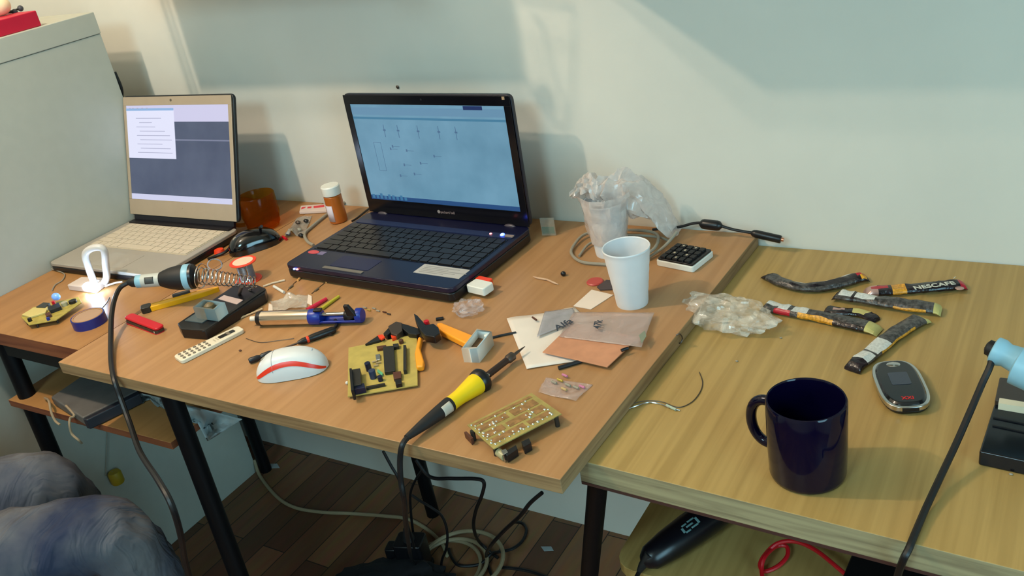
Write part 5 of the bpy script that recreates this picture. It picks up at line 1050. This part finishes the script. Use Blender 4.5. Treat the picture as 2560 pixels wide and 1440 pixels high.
def denim():
    m = bpy.data.materials.new('denim'); m.use_nodes = True; nt = m.node_tree; b = nt.nodes['Principled BSDF']
    tc = nt.nodes.new('ShaderNodeTexCoord'); n = nt.nodes.new('ShaderNodeTexNoise'); n.inputs['Scale'].default_value = 7; n.inputs['Detail'].default_value = 6
    nt.links.new(tc.outputs['Object'], n.inputs['Vector'])
    r = nt.nodes.new('ShaderNodeValToRGB'); e = r.color_ramp.elements; e[0].position = .35; e[1].position = .68
    e[0].color = (*lin((52, 58, 78)), 1); e[1].color = (*lin((112, 112, 114)), 1)
    nt.links.new(n.outputs['Fac'], r.inputs['Fac']); nt.links.new(r.outputs['Color'], b.inputs['Base Color']); b.inputs['Roughness'].default_value = .9; b.inputs['Specular IOR Level'].default_value = .1
    mp = nt.nodes.new('ShaderNodeMapping'); mp.inputs['Scale'].default_value = (30, 8, 5); mp.inputs['Rotation'].default_value = (0, .5, .6)
    n2 = nt.nodes.new('ShaderNodeTexNoise'); n2.inputs['Scale'].default_value = 1; n2.inputs['Detail'].default_value = 3; n2.inputs['Distortion'].default_value = 1
    nt.links.new(tc.outputs['Object'], mp.inputs[0]); nt.links.new(mp.outputs[0], n2.inputs['Vector'])
    bp = nt.nodes.new('ShaderNodeBump'); bp.inputs['Strength'].default_value = .75; bp.inputs['Distance'].default_value = .02
    nt.links.new(n2.outputs['Fac'], bp.inputs['Height']); nt.links.new(bp.outputs[0], b.inputs['Normal']); return m
M_denim = denim(); M_skin = mat('skin', (196, 150, 122), .55); M_shirt = mat('shirt_grey', (70, 74, 82), .85)
M_hair = mat('hair_brown', (44, 30, 22), .7); M_shoe = mat('shoe_black', (22, 22, 24), .6)
K1 = Vector((-.797, -.742, -.214)); K2 = Vector((-1.012, -.705, -.206))
H1 = Vector((-1.09, -1.07, -.205)); H2 = Vector((-1.255, -.985, -.205)); PV = (H1+H2)/2+Vector((-.03, -.02, .02))
A1 = Vector((-.83, -.70, FL+.09)); A2 = Vector((-1.10, -.66, FL+.09))
fw = Vector((.80, .60, 0)); rt = Vector((.60, -.80, 0))
CH = PV+Vector((0, 0, .36))+fw*.06; NK = CH+Vector((0, 0, .14))+fw*.035; HD = NK+Vector((0, 0, .155))+fw*.05
pe = thing('person', 'person in faded blue jeans sitting at the left desk, only the knees in view', 'person', (PV.x, PV.y, FL))
def arm(sg):
    S_ = CH+rt*sg*.19+Vector((0, 0, .06)); E_ = S_+rt*sg*.035-fw*.06+Vector((0, 0, -.25)); Wr = E_+fw*.13-rt*sg*.01+Vector((0, 0, -.17)); return S_, E_, Wr
J = [(PV, .085)]; E_ = []
def addj(p, r, pr): J.append((Vector(p), r)); E_.append((pr, len(J)-1)); return len(J)-1
w1 = addj(PV+Vector((0, 0, .17)), .075, 0); c1 = addj(CH, .085, w1); nb = addj(NK, .055, c1); hd0 = addj(NK+Vector((0, 0, .06))+fw*.02, .055, nb)
h_ = addj(HD+Vector((0, 0, -.02)), .078, hd0); ht = addj(HD+Vector((0, 0, .065)), .065, h_)
for sg, (Hh, Kk, Aa) in ((1, (H1, K1, A1)), (-1, (H2, K2, A2))):
    a = addj(Hh, .068, 0); b_ = addj(Hh.lerp(Kk, .5), .062, a); c = addj(Kk, .054, b_); d = addj(Kk.lerp(Aa, .4), .050, c); e = addj(Aa, .036, d)
    g = addj(Aa+Vector((.03, .03, -.045)), .030, e); addj(Aa+fw*.14+Vector((0, 0, -.062)), .022, g)
    S_, El, Wr = arm(sg); a = addj(S_, .042, c1); b_ = addj(El, .034, a); c = addj(Wr, .025, b_)
    pm = addj(Wr+fw*.045+Vector((0, 0, -.006)), .024, c)
    th = addj(Wr+fw*.035-rt*sg*.035+Vector((0, 0, 0)), .011, c); addj(Wr+fw*.065-rt*sg*.05+Vector((0, 0, -.008)), .009, th)
    for k_, ln in enumerate((.070, .080, .074, .058)):
        o_ = rt*sg*(-.026+.017*k_); f1_ = addj(Wr+fw*(.045+ln*.45)+o_+Vector((0, 0, -.004)), .0095, pm); f2_ = addj(Wr+fw*(.045+ln*.8)+o_+Vector((0, 0, -.018)), .0085, f1_); addj(Wr+fw*(.045+ln)+o_+Vector((0, 0, -.036)), .0075, f2_)
skin('body', J, E_, M_skin, pe)
J = [(PV, (.135, .12))]; E_ = []
addj(PV+Vector((0, 0, .09)), .125, 0)
for Hh, Kk, Aa in ((H1, K1, A1), (H2, K2, A2)):
    a = addj(Hh, .104, 0); b_ = addj(Hh.lerp(Kk, .5), .088, a); b2 = addj(Hh.lerp(Kk, .86), .074, b_); c = addj(Kk, .068, b2); d = addj(Kk.lerp(Aa, .25), .070, c); d2 = addj(Kk.lerp(Aa, .6), .068, d); addj(Aa+Vector((0, 0, .02)), .062, d2)
skin('jeans', J, E_, M_denim, pe, sub=3, disp=(.014, .032))
J = [(PV+Vector((0, 0, .04)), .150)]; E_ = []
w1 = addj(PV+Vector((0, 0, .18)), .145, 0); c1 = addj(CH, .158, w1); addj(NK-Vector((0, 0, .05)), .075, c1)
for sg in (1, -1):
    S_, El, Wr = arm(sg); a = addj(S_, .078, c1); b_ = addj(El, .052, a); addj(El.lerp(Wr, .75), .040, b_)
skin('sweater', J, E_, M_shirt, pe, disp=(.012, .06))
# face and hair
fy = fw
hs = MB(); hc = HD+Vector((0, 0, .035))-fw*.012
def hair(u, v):
    a = 2*PI*u; t_ = .62*PI*v; r = .094+.004*noise.noise(Vector((math.cos(a)*6, math.sin(a)*6, v*6)))
    d = fw*math.cos(a)*math.sin(t_)+rt*math.sin(a)*math.sin(t_)*.88+Vector((0, 0, math.cos(t_)*1.02))
    cut = 1-.0*(math.cos(a)); p = hc+d*r*cut
    if math.cos(a) > .35 and p.z < hc.z+.035: p.z = hc.z+.035; p -= fw*.012
    return tuple(p)
part('hair', hs.grid(hair, 36, 14), M_hair, pe, solid=.012)
for sg in (1, -1):
    part('eye', MB().ball(HD+fw*.062+rt*sg*.028+Vector((0, 0, .018)), .012, .012, .010, 12, 8), mat('eye_dark', (40, 30, 26), .2), pe)
    part('ear', MB().ball(HD+rt*sg*.070-fw*.005+Vector((0, 0, .005)), .012, .016, .028, 12, 8), M_skin, pe)
part('nose', MB().prism([(-.011, -.008), (.011, -.008), (.0, .022)], -.03, .018, top=[(-.004, -.004), (.004, -.004), (0, .004)], M=Matrix(((rt.x, fw.x, 0, (HD+fw*.066).x), (rt.y, fw.y, 0, (HD+fw*.066).y), (0, 0, 1, HD.z), (0, 0, 0, 1)))), M_skin, pe, bevel=.004)
part('mouth', MB().ball(HD+fw*.058+Vector((0, 0, -.045)), .014, .018, .005, 12, 6), mat('lips', (150, 84, 76), .5), pe)
for Aa in (A1, A2):
    M = Matrix.Translation((Aa.x, Aa.y, FL)) @ Matrix.Rotation(math.atan2(.6, .8), 4, 'Z')
    def shoe(u, v):
        x = -.07+.27*u; w_ = .046*(1-abs(2*u-1)**3)**.5*(1+.15*math.sin(PI*u)); h = .10-.055*min(1, max(0, (u-.25)/.45)); h *= (1-abs(2*u-1)**6)**.5
        a = PI*v; return (x, w_*math.copysign(abs(math.cos(a))**.8, math.cos(a)), .008+h*abs(math.sin(a))**.7)
    part('shoe', MB(M).grid(shoe, 20, 16), M_shoe, pe, ang=60)
    part('shoe_sole', MB(M).prism([(-.072+.276*(.5-.5*math.cos(PI*k/12)), -.047*(math.sin(PI*k/12))**.5) for k in range(13)]+[(-.072+.276*(.5+.5*math.cos(PI*k/12)), .047*(math.sin(PI*k/12))**.5) for k in range(1, 12)], 0, .014), M_shoe, pe)
# stool below the person
sx, sy = PV.x-.02, PV.y-.02
t = thing('stool', 'round black stool under the seated person at the left', 'stool', (sx, sy, FL)); M = TR(sx, sy, FL)
part('seat', MB(M).lathe([(0, .345), (.17, .345), (.18, .352), (.18, .385), (.165, .400), (0, .402)], 36, caps=False), M_blk_m, t)
for k in range(4):
    a = PI/4+PI/2*k; part('leg', MB(M).tube([(.12*math.cos(a), .12*math.sin(a), .346), (.18*math.cos(a), .18*math.sin(a), 0)], .012, 10), M_blackm, t)
